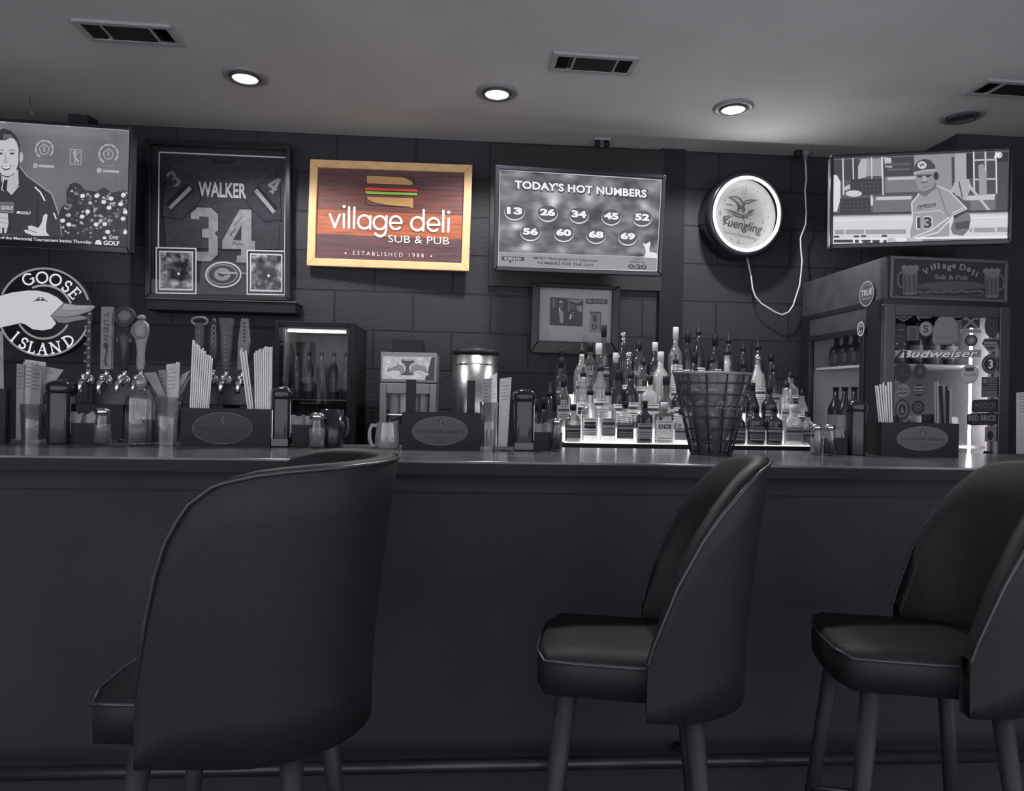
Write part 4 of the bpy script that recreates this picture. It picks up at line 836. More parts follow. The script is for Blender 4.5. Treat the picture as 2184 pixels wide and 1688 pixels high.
# energy drink cooler with a lit header
Ye = 3.2
p0, p1, p2 = at(811, 750, Ye), at(932, 752, Ye), at(811, 811, Ye); x0, x1 = p0.x, p1.x; w = (x1 - x0) / 2
t = thing('drink_cooler', 'small drink cooler with glowing header panel and two bulls emblem, beside steel dispenser', 'cooler', ((x0 + x1) / 2, Ye, CT)); zt, zm = p0.z - CT, p2.z - CT
B().box(-w, w, .02, .36, zm - .008, zt).build('header_box', mat('cooler_grey', A(110), .4, .2, noise=.06), t, bevel=.003)
B().box(-w, -w + .03, 0, .36, 0, zm - .012).box(w - .03, w, 0, .36, 0, zm - .012).box(-w + .03, w - .03, .0, .36, zm - .06, zm - .012).box(-w + .03, w - .03, 0, .36, 0, .05).box(-w + .03, w - .03, .34, .36, .05, zm - .06).build('cabinet', mat('cooler_grey'), t, bevel=.003)
B().box(-w + .035, w - .035, .03, .33, .234, .24).build('shelf', CHROME, t)
B().add([(-w + .03, .008, .05), (w - .03, .008, .05), (w - .03, .008, zm - .06), (-w + .03, .008, zm - .06)], [(0, 1, 2, 3)]).build('glass_pane', PANE, t)
B().box(-w + .04, w - .04, .02, .032, zm - .056, zm - .05).build('light_strip', mat('cooler_light', (1, .98, .96), emit=25), t)
B().box(-w + .03, w - .03, .33, .34, .05, zm - .06).build('liner', mat('cooler_grey'), t)
HW, HH = 2 * w - .008, zt - zm - .012
a = Art([(811 + 1, 751), (932 - 1, 753), (932 - 1, 808), (811 + 1, 807)], HW, HH, (760, 690, 5.627), 0, G)
a.local([(-HW / 2, HH / 2), (HW / 2, HH / 2), (HW / 2, -HH / 2), (-HW / 2, -HH / 2)], 120)
nz = noise2(11, 40); a.field([(312, 372), (945, 378), (945, 655), (312, 645)], 30, 14, lambda x, y: 178 + 35 * nz(x, y))
a.poly([(360, 560), (380, 500), (430, 480), (500, 465), (565, 490), (580, 560), (545, 580), (480, 550), (430, 555), (380, 585)], 122).poly([(860, 560), (840, 500), (790, 480), (720, 465), (660, 490), (645, 560), (680, 580), (745, 550), (795, 555), (850, 585)], 122)
a.stroke([(370, 480), (400, 510), (480, 470)], 10, 215).stroke([(360, 580), (440, 550), (520, 560)], 9, 215).stroke([(700, 560), (780, 550), (860, 590)], 9, 215).ell(385, 440, 22, 16, 205)
a.poly([(548, 405), (670, 405), (700, 440), (650, 470), (635, 500), (640, 560), (700, 590), (600, 600), (530, 588), (585, 560), (592, 500), (575, 470), (535, 440)], 62).rect(560, 400, 665, 425, 150).rect(540, 430, 690, 440, 40).rect(540, 585, 690, 600, 38)
a.poly([(905, 380), (945, 376), (945, 662), (830, 660), (842, 602), (878, 598), (862, 560)], 40)
o = a.build('lit_panel', BACKLIT, t); o.location = (0, .015, (zt + zm) / 2 - .004)
tag(B().rbox((x0 + x1) / 2 - .082, (x0 + x1) / 2 + .06, Ye + .08, Ye + .26, CT + zt, CT + zt + .062, .006).build('black_box', BLACK), 'plain black box lying on top of the drink cooler', 'box')
for k in range(4):
    c_ = ((x0 + x1) / 2 - .07 + k * .047, Ye + .10, CT + .24)
    o = B().lathe([(.018, 0), (.0215, .006), (.0215, .12), (.017, .13)], c_, 16, col=A((150, 190, 120, 175)[k])).build('drink_can', CANM); tag(o, 'slim drink can on the lit shelf of the drink cooler, %s from the left' % ORD[k], 'can', 'cans in the drink cooler')

# steel beverage dispenser
Yd = 3.18
p0, p1 = at(966, 752, Yd), at(1066, 752, Yd); r_ = (p1.x - p0.x) / 2; cx = (p0.x + p1.x) / 2; zt = p0.z - CT
t = thing('tea_dispenser', 'tall brushed steel tea dispenser with black lid and spigot', 'dispenser', (cx, Yd + r_, CT))
B().lathe([(r_ * .96, .09), (r_, .095), (r_, zt), (r_ * .97, zt)], n=40).build('tank', STEEL, t)
B().lathe([(r_ * 1.02, zt - .004), (r_ * 1.03, zt + .012), (r_ * .8, zt + .028), (r_ * .3, zt + .034), (0, zt + .034)], n=36).build('lid', BLACK, t)
B().lathe([(r_ * .8, 0), (r_ * .85, .02), (r_ * .85, .09)], n=32).build('base', BLACK, t)
fxp = xat(972, Yd, 1.1) - cx
sp = B().tube([(fxp + .01, -r_ * .75, .14), (fxp + .01, -r_ - .03, .14)], .011, 10).tube([(fxp + .01, -r_ - .028, .16), (fxp + .01, -r_ - .028, .10)], .012, 10).build('spigot', BLACK, t)
B().box(fxp, fxp + .02, -r_ - .034, -r_ - .02, .158, .2).build('spigot_lever', mat('lever_white', A(200), .4), sp)
B().tube([(r_ * 1.0 * math.cos(q), r_ * 1.0 * math.sin(q), zt - .048) for q in [math.pi * (1.0 + k / 12) for k in range(13)]], .0035, 6).build('band_ring', CHROME, t)

# ------------------------------------------------------------------ lit liquor display and its bottles
LX0, LX1 = xat(1203, 3.02, 1.05), min(xat(1732, 3.02, 1.05), XC - .03)
t = thing('liquor_display', 'stepped liquor display with glowing shelves and black front lip behind the bar', 'display', ((LX0 + LX1) / 2, 3.01, CT)); w = (LX1 - LX0) / 2
STEP_Y = [.0, .115, .225, .335]; STEP_Z = [1.066, 1.125, 1.2, 1.275]
ACRY = mat('lit_acrylic', (1, .985, .97), rough=.3, emit=SHELF_GLOW)
B().box(-w - .005, w + .005, -.006, .0, 0, STEP_Z[0] - CT - .002).box(-w, w, 0, .45, 0, .09).build('base', BLACK, t, bevel=.002)
for k in range(4):
    y1 = STEP_Y[k + 1] if k < 3 else .45
    B().box(-w, w, STEP_Y[k] + .002, y1, (.09 if k == 0 else STEP_Z[k - 1] - CT - .02), STEP_Z[k] - CT).build('lit_step', ACRY, t)
    for s_ in (-1, 1): B().box(s_ * (w + .0005), s_ * (w + .0045), STEP_Y[k] + .002, y1, 0, STEP_Z[k] - CT).build('end_panel', BLACK, t)
GC = glass('bottle_clear', (.84, .84, .85), .24, .03, .16, (.75, .75, .76)); GM = glass('bottle_amber', (.42, .415, .41), .24, .03, .12, A(110)); GD = mat('bottle_dark', A(36), .12, spec=.55, noise=.1); GF = glass('bottle_frosted', (.6, .6, .61), .16, .15, .45, (.75, .75, .76))
LAB = mat('label_paper', rough=.6, spec=.2, attr=True, noise=.1, nscale=120)
# kind: relative silhouette (radius share, height share), superellipse exponent, depth share, label span, words
KINDS = {
 'round': ([(.9, 0), (1, .02), (1, .56), (.93, .63), (.6, .71), (.38, .76), (.35, .93)], 2, 1, (.14, .5), 'round-shouldered'),
 'square': ([(.93, 0), (1, .02), (1, .6), (.95, .66), (.55, .72), (.38, .76), (.36, .93)], 6, .8, (.12, .52), 'square'),
 'tapered': ([(.72, 0), (.76, .02), (.98, .42), (1, .55), (.8, .68), (.45, .78), (.34, .84), (.32, .94)], 2, 1, (.18, .5), 'tapered'),
 'slim': ([(.86, 0), (.9, .02), (.9, .5), (.8, .62), (.5, .74), (.38, .8), (.36, .94)], 2, 1, (.12, .46), 'slim tall'),
 'squat': ([(.95, 0), (1, .03), (1, .5), (.92, .62), (.6, .72), (.4, .76), (.38, .92)], 4, .75, (.12, .5), 'squat'),
 'bulb': ([(.8, 0), (.92, .03), (1, .25), (.98, .4), (.8, .52), (.45, .62), (.34, .68), (.32, .93)], 2, 1, (.14, .42), 'bulb-shaped'),
 'flat': ([(.97, 0), (1, .02), (1, .66), (.9, .74), (.5, .78), (.36, .8), (.35, .92)], 5, .5, (.1, .62), 'flat-sided')}
BODY = {'clear': (GC, 'clear'), 'amber': (GM, 'amber-grey'), 'dark': (GD, 'black'), 'frost': (GF, 'frosted pale')}
LABW = {0: 'no label', 1: 'pale label', 2: 'dark label', 3: 'grey label', 4: 'banded label'}
CAPW = {'pour': 'pour spout', 'cap': 'black cap', 'pale': 'pale cap', 'ball': 'ball stopper'}
def bottle(px, row, kind, body, h, r, lab, cap, idx, rowname, writing=None, label=None, Y=None, z=None, x=None):
    h *= 1.1; pr, p, dep, (l0, l1), kw = KINDS[kind]; bm, bw = BODY[body]
    Y = 3.01 + STEP_Y[row] + .045 if Y is None else Y; z = STEP_Z[row] + .0005 if z is None else z; x = xat(px, Y, z + h / 2) if x is None else x
    lb = label or '%s %s bottle with %s, %s, %s from left in %s' % (bw, kw, LABW[lab], CAPW[cap], ORD[idx], rowname)
    t = thing('liquor_bottle', lb, 'bottle', (x, Y, z), rot(rnd.uniform(-8, 8)), 'liquor bottles on the lit display')
    hb = h * (.9 if cap != 'pour' else .86); n = 18 if p == 2 else 24
    B().lathe([(0, .004)] + [(r * a, hb / .93 * b) for a, b in pr] + [(r * .2, hb)], n=n, p=p, sy=dep).build('glass_body', bm, t)
    if lab:
        g1, g2 = {1: (215, 70), 2: (52, 150), 3: (140, 60), 4: (205, 48)}[lab]; lt = B(); H0, H1 = hb * l0, hb * l1; q0, q1 = math.radians(215), math.radians(325)
        bands = [(0, 1, g1), (.06, .1, g2), (.9, .94, g2)]
        if not writing: bands += [(.62, .78, g2 if lab != 2 else 130), (.4, .44, g2), (.28, .31, g2), (.18, .2, g2)]
        if lab == 4: bands += [(.44, .6, 42)]
        for i, (b0, b1, g) in enumerate(bands):
            s_ = 1.012 + i * .0015; m = .0 if i == 0 else (.12 if b1 - b0 > .05 and lab != 4 else .25)
            lt.lathe([(r * s_, H0 + (H1 - H0) * b0), (r * s_, H0 + (H1 - H0) * b1)], n=14, p=p, sy=dep, a0=q0 + (q1 - q0) * m / 2, a1=q1 - (q1 - q0) * m / 2, cap=False, col=A(g))
        if writing:
            vs, fs, xa, xb, ya, yb = text_mesh(writing, .03, 0, 1); ww, hh_ = r * 1.35, r * .5; zc = H0 + (H1 - H0) * .68
            lt.add([(((vx - xa) / (xb - xa) - .5) * ww, -r * dep * 1.05, zc + ((vy - ya) / (yb - ya) - .5) * hh_) for vx, vy in vs], fs, col=A(45))
        lt.build('front_label', LAB, t)
    rn = r * .36; c_ = B()
    if cap == 'pour':
        c_.lathe([(rn * 1.1, hb - .006), (rn * 1.1, hb + .012), (rn * .6, hb + .016), (rn * .45, h - .004), (rn * .2, h)], n=10).build('pour_spout', BLACK, t)
    elif cap == 'ball':
        c_.lathe([(rn, hb - .01), (rn, hb)] + [(rn * 1.35 * math.sin(k * math.pi / 8 + .35), hb + rn * 1.3 - rn * 1.35 * math.cos(k * math.pi / 8 + .35)) for k in range(8)], n=14).build('stopper', STEEL, t)
    else:
        c_.lathe([(rn * 1.12, hb - h * .07), (rn * 1.12, h - .002), (rn * .9, h), (0, h)], n=12).build('cap', BLACK if cap == 'cap' else mat('pale_cap', A(165), .4, noise=.05), t)
    return t
FR, SR, TR, BR = 'front row', 'second row', 'third row', 'back row'
front = [(1222, 'squat', 'amber', .15, .034, 2, 'cap'), (1258, 'round', 'clear', .225, .037, 4, 'pour'), (1296, 'round', 'clear', .225, .037, 3, 'pour'), (1333, 'square', 'clear', .165, .036, 2, 'cap'),
         (1374, 'square', 'dark', .17, .033, 3, 'cap'), (1416, 'flat', 'amber', .165, .042, 1, 'pale'), (1452, 'squat', 'clear', .14, .03, 3, 'cap'), (1490, 'square', 'amber', .16, .034, 2, 'cap'), (1530, 'round', 'amber', .19, .034, 3, 'pour'),
         (1572, 'squat', 'dark', .15, .034, 2, 'cap'), (1611, 'square', 'dark', .16, .038, 2, 'cap'), (1650, 'square', 'dark', .165, .034, 2, 'pour'), (1690, 'squat', 'frost', .165, .04, 3, 'pale'), (1722, 'square', 'clear', .14, .028, 2, 'cap')]
for i, q in enumerate(front): bottle(q[0], 0, *q[1:], i, FR, writing={1416: 'KNOB'}.get(q[0]))
second = [(1202, 'round', 'amber', .2, .034, 3, 'cap'), (1243, 'slim', 'clear', .25, .035, 4, 'pour'), (1280, 'tapered', 'clear', .28, .042, 1, 'pour'), (1318, 'slim', 'dark', .24, .034, 1, 'cap'), (1345, 'round', 'dark', .25, .036, 1, 'pour'), (1385, 'square', 'frost', .22, .04, 1, 'cap'), (1420, 'bulb', 'amber', .22, .04, 4, 'cap'),
          (1447, 'round', 'dark', .2, .032, 1, 'cap'), (1490, 'slim', 'amber', .24, .034, 1, 'pour'), (1530, 'round', 'clear', .24, .036, 3, 'pour'), (1565, 'square', 'amber', .22, .035, 1, 'cap'), (1604, 'slim', 'dark', .2, .033, 2, 'cap'), (1640, 'round', 'dark', .19, .034, 2, 'cap'), (1676, 'tapered', 'clear', .22, .036, 3, 'pour'), (1710, 'slim', 'clear', .18, .03, 4, 'pour')]
for i, q in enumerate(second): bottle(q[0], 1, *q[1:], i, SR)
third = [(1197, 'round', 'dark', .22, .034, 2, 'cap'), (1240, 'round', 'clear', .29, .038, 3, 'pour'), (1276, 'bulb', 'amber', .29, .04, 2, 'pale'), (1312, 'slim', 'dark', .25, .034, 2, 'pale'), (1340, 'round', 'amber', .25, .037, 1, 'ball'), (1372, 'square', 'amber', .24, .037, 1, 'pour'), (1408, 'round', 'frost', .26, .04, 0, 'pale'), (1440, 'slim', 'clear', .25, .034, 1, 'pour'),
         (1480, 'round', 'dark', .26, .036, 1, 'cap'), (1518, 'slim', 'amber', .26, .034, 1, 'pour'), (1550, 'bulb', 'frost', .3, .044, 0, 'pour'), (1585, 'round', 'dark', .24, .034, 2, 'pour'), (1615, 'tapered', 'frost', .25, .04, 1, 'ball'), (1650, 'slim', 'dark', .22, .033, 3, 'pour'), (1685, 'square', 'clear', .19, .034, 4, 'pour')]
for i, q in enumerate(third): bottle(q[0], 2, *q[1:], i, TR)
back = [(1198, 'slim', 'dark', .2, .033, 2, 'cap'), (1258, 'round', 'amber', .23, .035, 3, 'cap'), (1287, 'slim', 'amber', .31, .033, 2, 'cap'), (1328, 'round', 'dark', .28, .036, 0, 'ball'), (1362, 'squat', 'amber', .24, .036, 3, 'cap'), (1396, 'round', 'dark', .24, .036, 2, 'pale'), (1440, 'round', 'clear', .31, .036, 1, 'pale'), (1466, 'slim', 'dark', .29, .031, 1, 'cap'),
        (1489, 'slim', 'dark', .33, .034, 1, 'pour'), (1524, 'round', 'dark', .28, .034, 1, 'cap'), (1553, 'slim', 'amber', .29, .034, 0, 'pour'), (1584, 'slim', 'dark', .25, .032, 2, 'pour'), (1616, 'round', 'dark', .26, .034, 3, 'pour'), (1644, 'slim', 'amber', .2, .032, 2, 'cap')]
for i, q in enumerate(back): bottle(q[0], 3, *q[1:], i, BR)
loose = [(1142, 'slim', 'dark', .29, .032, 3, 'cap'), (1160, 'round', 'amber', .3, .034, 2, 'cap'), (1172, 'round', 'dark', .36, .034, 1, 'pour'), (1127, 'round', 'dark', .27, .033, 2, 'cap')]
for i, q in enumerate(loose): bottle(q[0], 0, *q[1:], i, '', label='%s bottle standing on the back counter left of the liquor display, %s from left' % ('tall dark', ORD[(1, 2, 3, 0)[i]]), Y=3.17 + .075 * (i % 2), z=CT + .0005)

# ------------------------------------------------------------------ beer tap towers
def lever(kind, px, zt, Y, zb, tp, lab, g, base):
    x = xat(px, Y, zt) - base.x; z0, z1 = zb - base.z, zt - base.z; o = B(); m = mat('tap_handle_print', rough=.45, spec=.4, attr=True, noise=.15, nscale=60); c = A(g); y = Y - base.y; H_ = z1 - z0
    if kind == 'plank':
        o.rbox(x - .018, x + .018, y - .008, y + .008, z0, z1, .003, col=c)
        for ch_i, ch in enumerate('YUENG'):
            vs, fs, xa, xb, ya, yb = text_mesh(ch, .02, 0, 1)
            o.add([(x + ((vy - ya) / (yb - ya) - .5) * .014 * 1.2, y - .0095, z1 - .03 - ch_i * .026 - ((vx - xa) / max(1e-6, xb - xa) - .5) * .02) for vx, vy in vs], fs, col=A(50))
        o.tube([(x, y - .009, z0 + .09), (x + .004, y - .009, z0 + .06), (x - .003, y - .009, z0 + .03), (x + .004, y - .009, z0 + .012)], .003, 5, col=A(55))
    elif kind == 'round':
        o.lathe([(.011, 0), (.014, H_ * .3), (.024, H_ * .5), (.02, H_ * .62)], (x, y, z0), 14, col=c)
        q = [(x + .034 * math.cos(a), z1 - .034 + .034 * math.sin(a)) for a in [k * math.pi / 12 for k in range(24)]]; o.prism(q, y - .009, y + .009, col=A(42))
        o.lathe([(.030, 0), (.030, .003), (.024, .003)], (0, 0, 0), 20, cap=False, col=A(42))
        nv = 3 * 20
        for i in range(len(o.v) - nv, len(o.v)):
            vx, vy, vz = o.v[i]; o.v[i] = (x + vx, y - .009 - vz, z1 - .034 + vy)
        o.prism([(x - .02, z1 - .03), (x - .005, z1 - .014), (x + .018, z1 - .018), (x + .026, z1 - .034), (x + .012, z1 - .05), (x - .012, z1 - .045)], y - .013, y - .008, col=A(72))
        o.box(x - .024, x + .024, y - .011, y + .002, z0 + H_ * .44, z0 + H_ * .5, col=A(70))
    elif kind == 'carved':
        o.lathe([(.011, 0), (.013, .01), (.0115, .014), (.015, .02), (.013, H_ * .3), (.016, H_ * .45), (.0225, H_ * .6), (.0265, H_ * .7), (.025, H_ * .84), (.014, H_ * .89), (.009, H_ * .91)], (x, y, z0), 16, sy=.75, col=c)
        o.lathe([(.004, H_ * .905), (.013, H_ * .92), (.0155, H_ * .95), (.012, H_ * .985), (.004, H_)], (x, y, z0), 14, col=c)
        for s_ in (-1, 1): o.tube([(x + s_ * .022, y - .008, z0 + H_ * .82), (x + s_ * .026, y - .012, z0 + H_ * .7), (x + s_ * .014, y - .018, z0 + H_ * .6), (x, y - .019, z0 + H_ * .57)], .005, 6, col=A(g - 12))
        o.lathe([(.0045, 0), (.0045, .003)], (x, y - .018, z1 - .018), 8, col=A(40))
    elif kind == 'rope':
        o.lathe([(.006 + .0035 * (k % 2), H_ * k / 26) for k in range(27)], (x, y, z0), 10, col=c)
        for k in range(13): o.lathe([(.003, 0), (.005, .004), (.003, .008)], (x + .006 * (-1) ** k, y - .009, z0 + H_ * (k + .5) / 13), 6, col=A(g + 70))
    elif kind == 'ring':
        o.rbox(x - .013, x + .013, y - .007, y + .007, z0, z1 - .02, .003, col=c)
        o.tube([(x + .027 * math.cos(a), y, z1 - .014 + .014 * math.sin(a)) for a in [k * math.pi / 10 for k in range(20)]], .0045, 6, closed=True, col=A(92)); o.box(x - .005, x + .005, y - .009, y - .006, z0 + H_ * .5, z1 - .05, col=A(80)); o.box(x - .003, x + .003, y - .0095, y - .006, z0 + H_ * .52, z1 - .055, col=A(40))
    elif kind == 'chain':
        o.lathe([(.01, 0), (.016, H_ * .25), (.02, H_ * .6), (.014, H_ * .85), (.006, H_)], (x, y, z0), 12, sy=.6, col=c)
        for k in range(4): o.tube([(x + .006 + .006 * math.cos(a), y - .014, z1 - .035 - k * .019 + .010 * math.sin(a)) for a in [q * math.pi / 6 for q in range(12)]], .0022, 5, closed=True, col=A(100))
    elif kind == 'lettered':
        o.prism([(x - .013, z0), (x + .013, z0), (x + .018, z1 - .05), (x + .024, z1), (x - .024, z1), (x - .018, z1 - .05)], y - .008, y + .008, col=c)
        for k in range(9):
            vs, fs, xa, xb, ya, yb = text_mesh('TERRAPINS'[k], .02, 0, 1); o.add([(x + ((vx - xa) / max(1e-6, xb - xa) - .5) * .010, y - .0095, z1 - .055 - k * .0155 + ((vy - ya) / (yb - ya) - .5) * .0105) for vx, vy in vs], fs, col=A(88))
    else:
        o.prism([(x - .016, z0), (x + .008, z0), (x + .022, z0 + H_ * .55), (x + .014, z1), (x - .006, z1), (x - .016, z0 + H_ * .5)], y - .01, y + .01, col=c)
        for k in range(6): o.lathe([(.005, 0), (.003, .004)], (x + .006, y - .011, z0 + H_ * (.55 + k * .07)), 6, col=A(45))
    ob = o.build('tap_handle', m, tp)
    if lab: ob['label'] = lab
    f = B().lathe([(.008, z0 - .03), (.008, z0)], (x, y, 0), 10).tube([(x, y + .01, z0 - .038), (x, y - .03, z0 - .038), (x, y - .05, z0 - .05), (x, y - .054, z0 - .085)], [.012, .011, .009, .008], 10).lathe([(.013, 0), (.016, .006), (.013, .012)], (x, y - .008, z0 - .05), 12).tube([(x, y + .012, z0 - .038), (x, y - .004, z0 - .038)], [.021, .019], 14).lathe([(.002, -.009)] + [(.0095 * math.sin(math.pi * i / 8), -.0095 * math.cos(math.pi * i / 8)) for i in range(1, 8)] + [(.002, .009)], (x, y - .03, z0 - .026), 12)
    f.build('faucet', CHROME, tp)
TY = 2.59
def tower(px0, px1, py0, py1, cpx0, cpx1, label, levers):
    p0, p1 = at(px0, py0, TY), at(px1, py1, TY); base = Vector(((p0.x + p1.x) / 2, TY + .05, BAR_Z)); t = thing('beer_tap_tower', label, 'beer tap', base, None, 'beer tap towers')
    zh0, zh1 = p1.z - BAR_Z, p0.z - BAR_Z; w = (p1.x - p0.x) / 2
    B().rbox(-w, w, -.03, .035, zh0, zh1, .012).build('tap_head', mat('tap_head_metal', A(46), .35, .4, noise=.15), t, bevel=.002)
    ca, cb = xat(cpx0, TY, 1.15) - base.x, xat(cpx1, TY, 1.15) - base.x
    cl = B(); rr_ = (cb - ca) / 4
    for k in (1, 3): cl.lathe([(rr_ * 1.02, .008), (rr_, .02), (rr_, zh0 + .002)], (ca + rr_ * k, .004, 0), 20)
    cl.lathe([(rr_ * 2.6, 0), (rr_ * 2.6, .006), (rr_ * 2.2, .01)], ((ca + cb) / 2, .004, 0), 24).build('column', STEEL, t)
    for kind, px, pt, lab, g in levers: lever(kind, px, at(px, pt, TY - .03).z, TY - .03, BAR_Z + zh1 + .03, t, lab, g, base)
tower(190, 331, 806, 866, 247, 296, 'beer tap tower with pale plank and carved handles, right of the round goose sign', [('rope', 190, 668, 'thin speckled tap handle', 50), ('plank', 230, 655, 'pale flat tap handle', 92), ('round', 268, 655, 'dark tap handle with round top', 44), ('carved', 302, 672, 'pale carved tap handle', 108)])
tower(436, 548, 806, 866, 465, 500, 'beer tap tower with dark handles under the wall ledge, behind the pale straws', [('ring', 426, 677, None, 44), ('chain', 456, 680, None, 42), ('lettered', 484, 679, None, 52), ('knotted', 520, 680, 'pale mottled tap handle', 84)])

# ------------------------------------------------------------------ round goose sign (lit) on the wall behind the taps
GY = 3.45; gc = at(95, 666, GY); gr = 92.5 * (GY * .9973) / F
t = thing('goose_sign', 'round black lit beer sign with a white goose head at the left edge', 'sign', gc, rot(0, 0, 1.2))
B().lathe([(gr * .98, .0), (gr, .004), (gr, .035), (gr * .97, .04)], n=56).build('housing', BLACK, t)
for o in t.children: o.matrix_local = Matrix.Rotation(math.radians(90), 4, 'X') @ Matrix.Rotation(0, 4, 'Z'); o.location = (0, .04, 0)
B().box(-.03, .03, .04, WALL_Y - GY, -.03, .03).build('mount', BLACK, t)
a = Art([(95 - 92.5, 666 - 92.5), (95 + 92.5, 666 - 92.5), (95 + 92.5, 666 + 92.5), (95 - 92.5, 666 + 92.5)], 2 * gr, 2 * gr, (0, 560, 4.018), -.001, G)
for a0, a1 in ((20, 62), (64, 96), (98, 158), (202, 262), (264, 300), (302, 345)): a.arc(382, 426, 358, 358, a0, a1, 17, 140, 18)
a.stroke([(735, 440), (738, 500), (725, 560)], 12, 120)
a.poly([(20, 315), (130, 278), (250, 256), (330, 254), (410, 268), (480, 300), (534, 346), (436, 455), (482, 515), (445, 560), (380, 578), (300, 572), (240, 535), (205, 525), (110, 552), (25, 575)], 203)
a.poly([(534, 346), (640, 356), (760, 352), (785, 362), (745, 402), (640, 442), (560, 458), (436, 455)], 128).poly([(540, 350), (640, 362), (750, 360), (700, 385), (600, 395), (520, 400)], 150).poly([(436, 458), (560, 462), (660, 440), (722, 448), (722, 466), (640, 485), (560, 508), (500, 508)], 112).stroke([(560, 458), (640, 444), (740, 405)], 7, 45)
a.stroke([(534, 346), (436, 455)], 5, 50).stroke([(300, 345), (330, 318), (370, 315), (405, 340)], 7, 70).poly([(315, 340), (340, 305), (365, 308), (385, 335), (350, 335)], 60).ell(350, 318, 9, 9, 210, 8)
a.arc(385, 430, 222, 222, 116, 24, 18, 150, 16).arc(380, 420, 215, 225, 212, 332, 17, 140, 16)
# serif capitals drawn from strokes: unit square, x right, y down
SER = {'G': [('a', .5, .5, .46, .48, 45, 325, 1), ('s', .88, .55, .88, .85, 1), ('s', .66, .55, 1.0, .55, .6)], 'O': [('a', .5, .5, .47, .48, 0, 360, 1)],
 'S': [('a', .5, .26, .34, .24, 20, 270, 1), ('a', .5, .74, .36, .25, -160, 90, 1), ('s', .84, .06, .84, .26, .6), ('s', .13, .74, .13, .95, .6)], 'E': [('s', .2, 0, .2, 1, 1), ('s', .05, .02, .85, .02, .7), ('s', .2, .48, .7, .48, .7), ('s', .05, .98, .88, .98, .7), ('s', .85, .0, .85, .2, .6), ('s', .7, .38, .7, .58, .5), ('s', .88, .8, .88, 1, .6)],
 'I': [('s', .5, 0, .5, 1, 1), ('s', .25, .01, .75, .01, .6), ('s', .25, .99, .75, .99, .6)], 'L': [('s', .25, 0, .25, 1, 1), ('s', .05, .01, .45, .01, .6), ('s', .05, .98, .9, .98, .7), ('s', .9, .78, .9, 1, .6)],
 'A': [('s', .5, 0, .85, 1, 1.1), ('s', .5, 0, .14, 1, .6), ('s', .25, .64, .72, .64, .6), ('s', 0, .99, .3, .99, .6), ('s', .68, .99, 1, .99, .6)], 'N': [('s', .15, 0, .15, 1, .65), ('s', .15, .02, .85, .98, 1.1), ('s', .85, 0, .85, 1, .65), ('s', 0, .99, .3, .99, .6), ('s', .7, .01, 1, .01, .6), ('s', 0, .01, .2, .01, .6)],
 'D': [('s', .2, 0, .2, 1, 1), ('a', .22, .5, .68, .48, -90, 90, 1), ('s', .05, .01, .3, .01, .7), ('s', .05, .99, .3, .99, .7)]}
def serif(ch, x, y, w, h, ang):
    ca, sa = math.cos(math.radians(ang)), math.sin(math.radians(ang))
    f = lambda u, v: (x + (u - .5) * w * ca - (v - .5) * h * sa, y + (u - .5) * w * sa + (v - .5) * h * ca)
    for q in SER[ch]:
        if q[0] == 's': a.stroke([f(q[1], q[2]), f(q[3], q[4])], 15 * q[5], 235)
        else:
            _, ux, uy, rx, ry, b0, b1, k = q
            a.stroke([f(ux + rx * math.cos(math.radians(b0 + (b1 - b0) * i / 16)), uy - ry * math.sin(math.radians(b0 + (b1 - b0) * i / 16))) for i in range(17)], 14 * k, 235)
for ch, x, y, w_, an in (('G', 250, 164, 90, -24), ('O', 357, 145, 92, -5), ('O', 464, 158, 92, 12), ('S', 557, 207, 62, 30), ('E', 622, 262, 66, 46)): serif(ch, x, y, w_, 92, an)
for ch, x, y, w_, an in (('I', 168, 638, 42, 36), ('S', 238, 690, 60, 24), ('L', 306, 722, 62, 12), ('A', 388, 730, 84, 0), ('N', 488, 712, 84, -14), ('D', 590, 652, 84, -34)): serif(ch, x, y, w_, 88, an)
a.build('lit_face', BACKLIT, t)

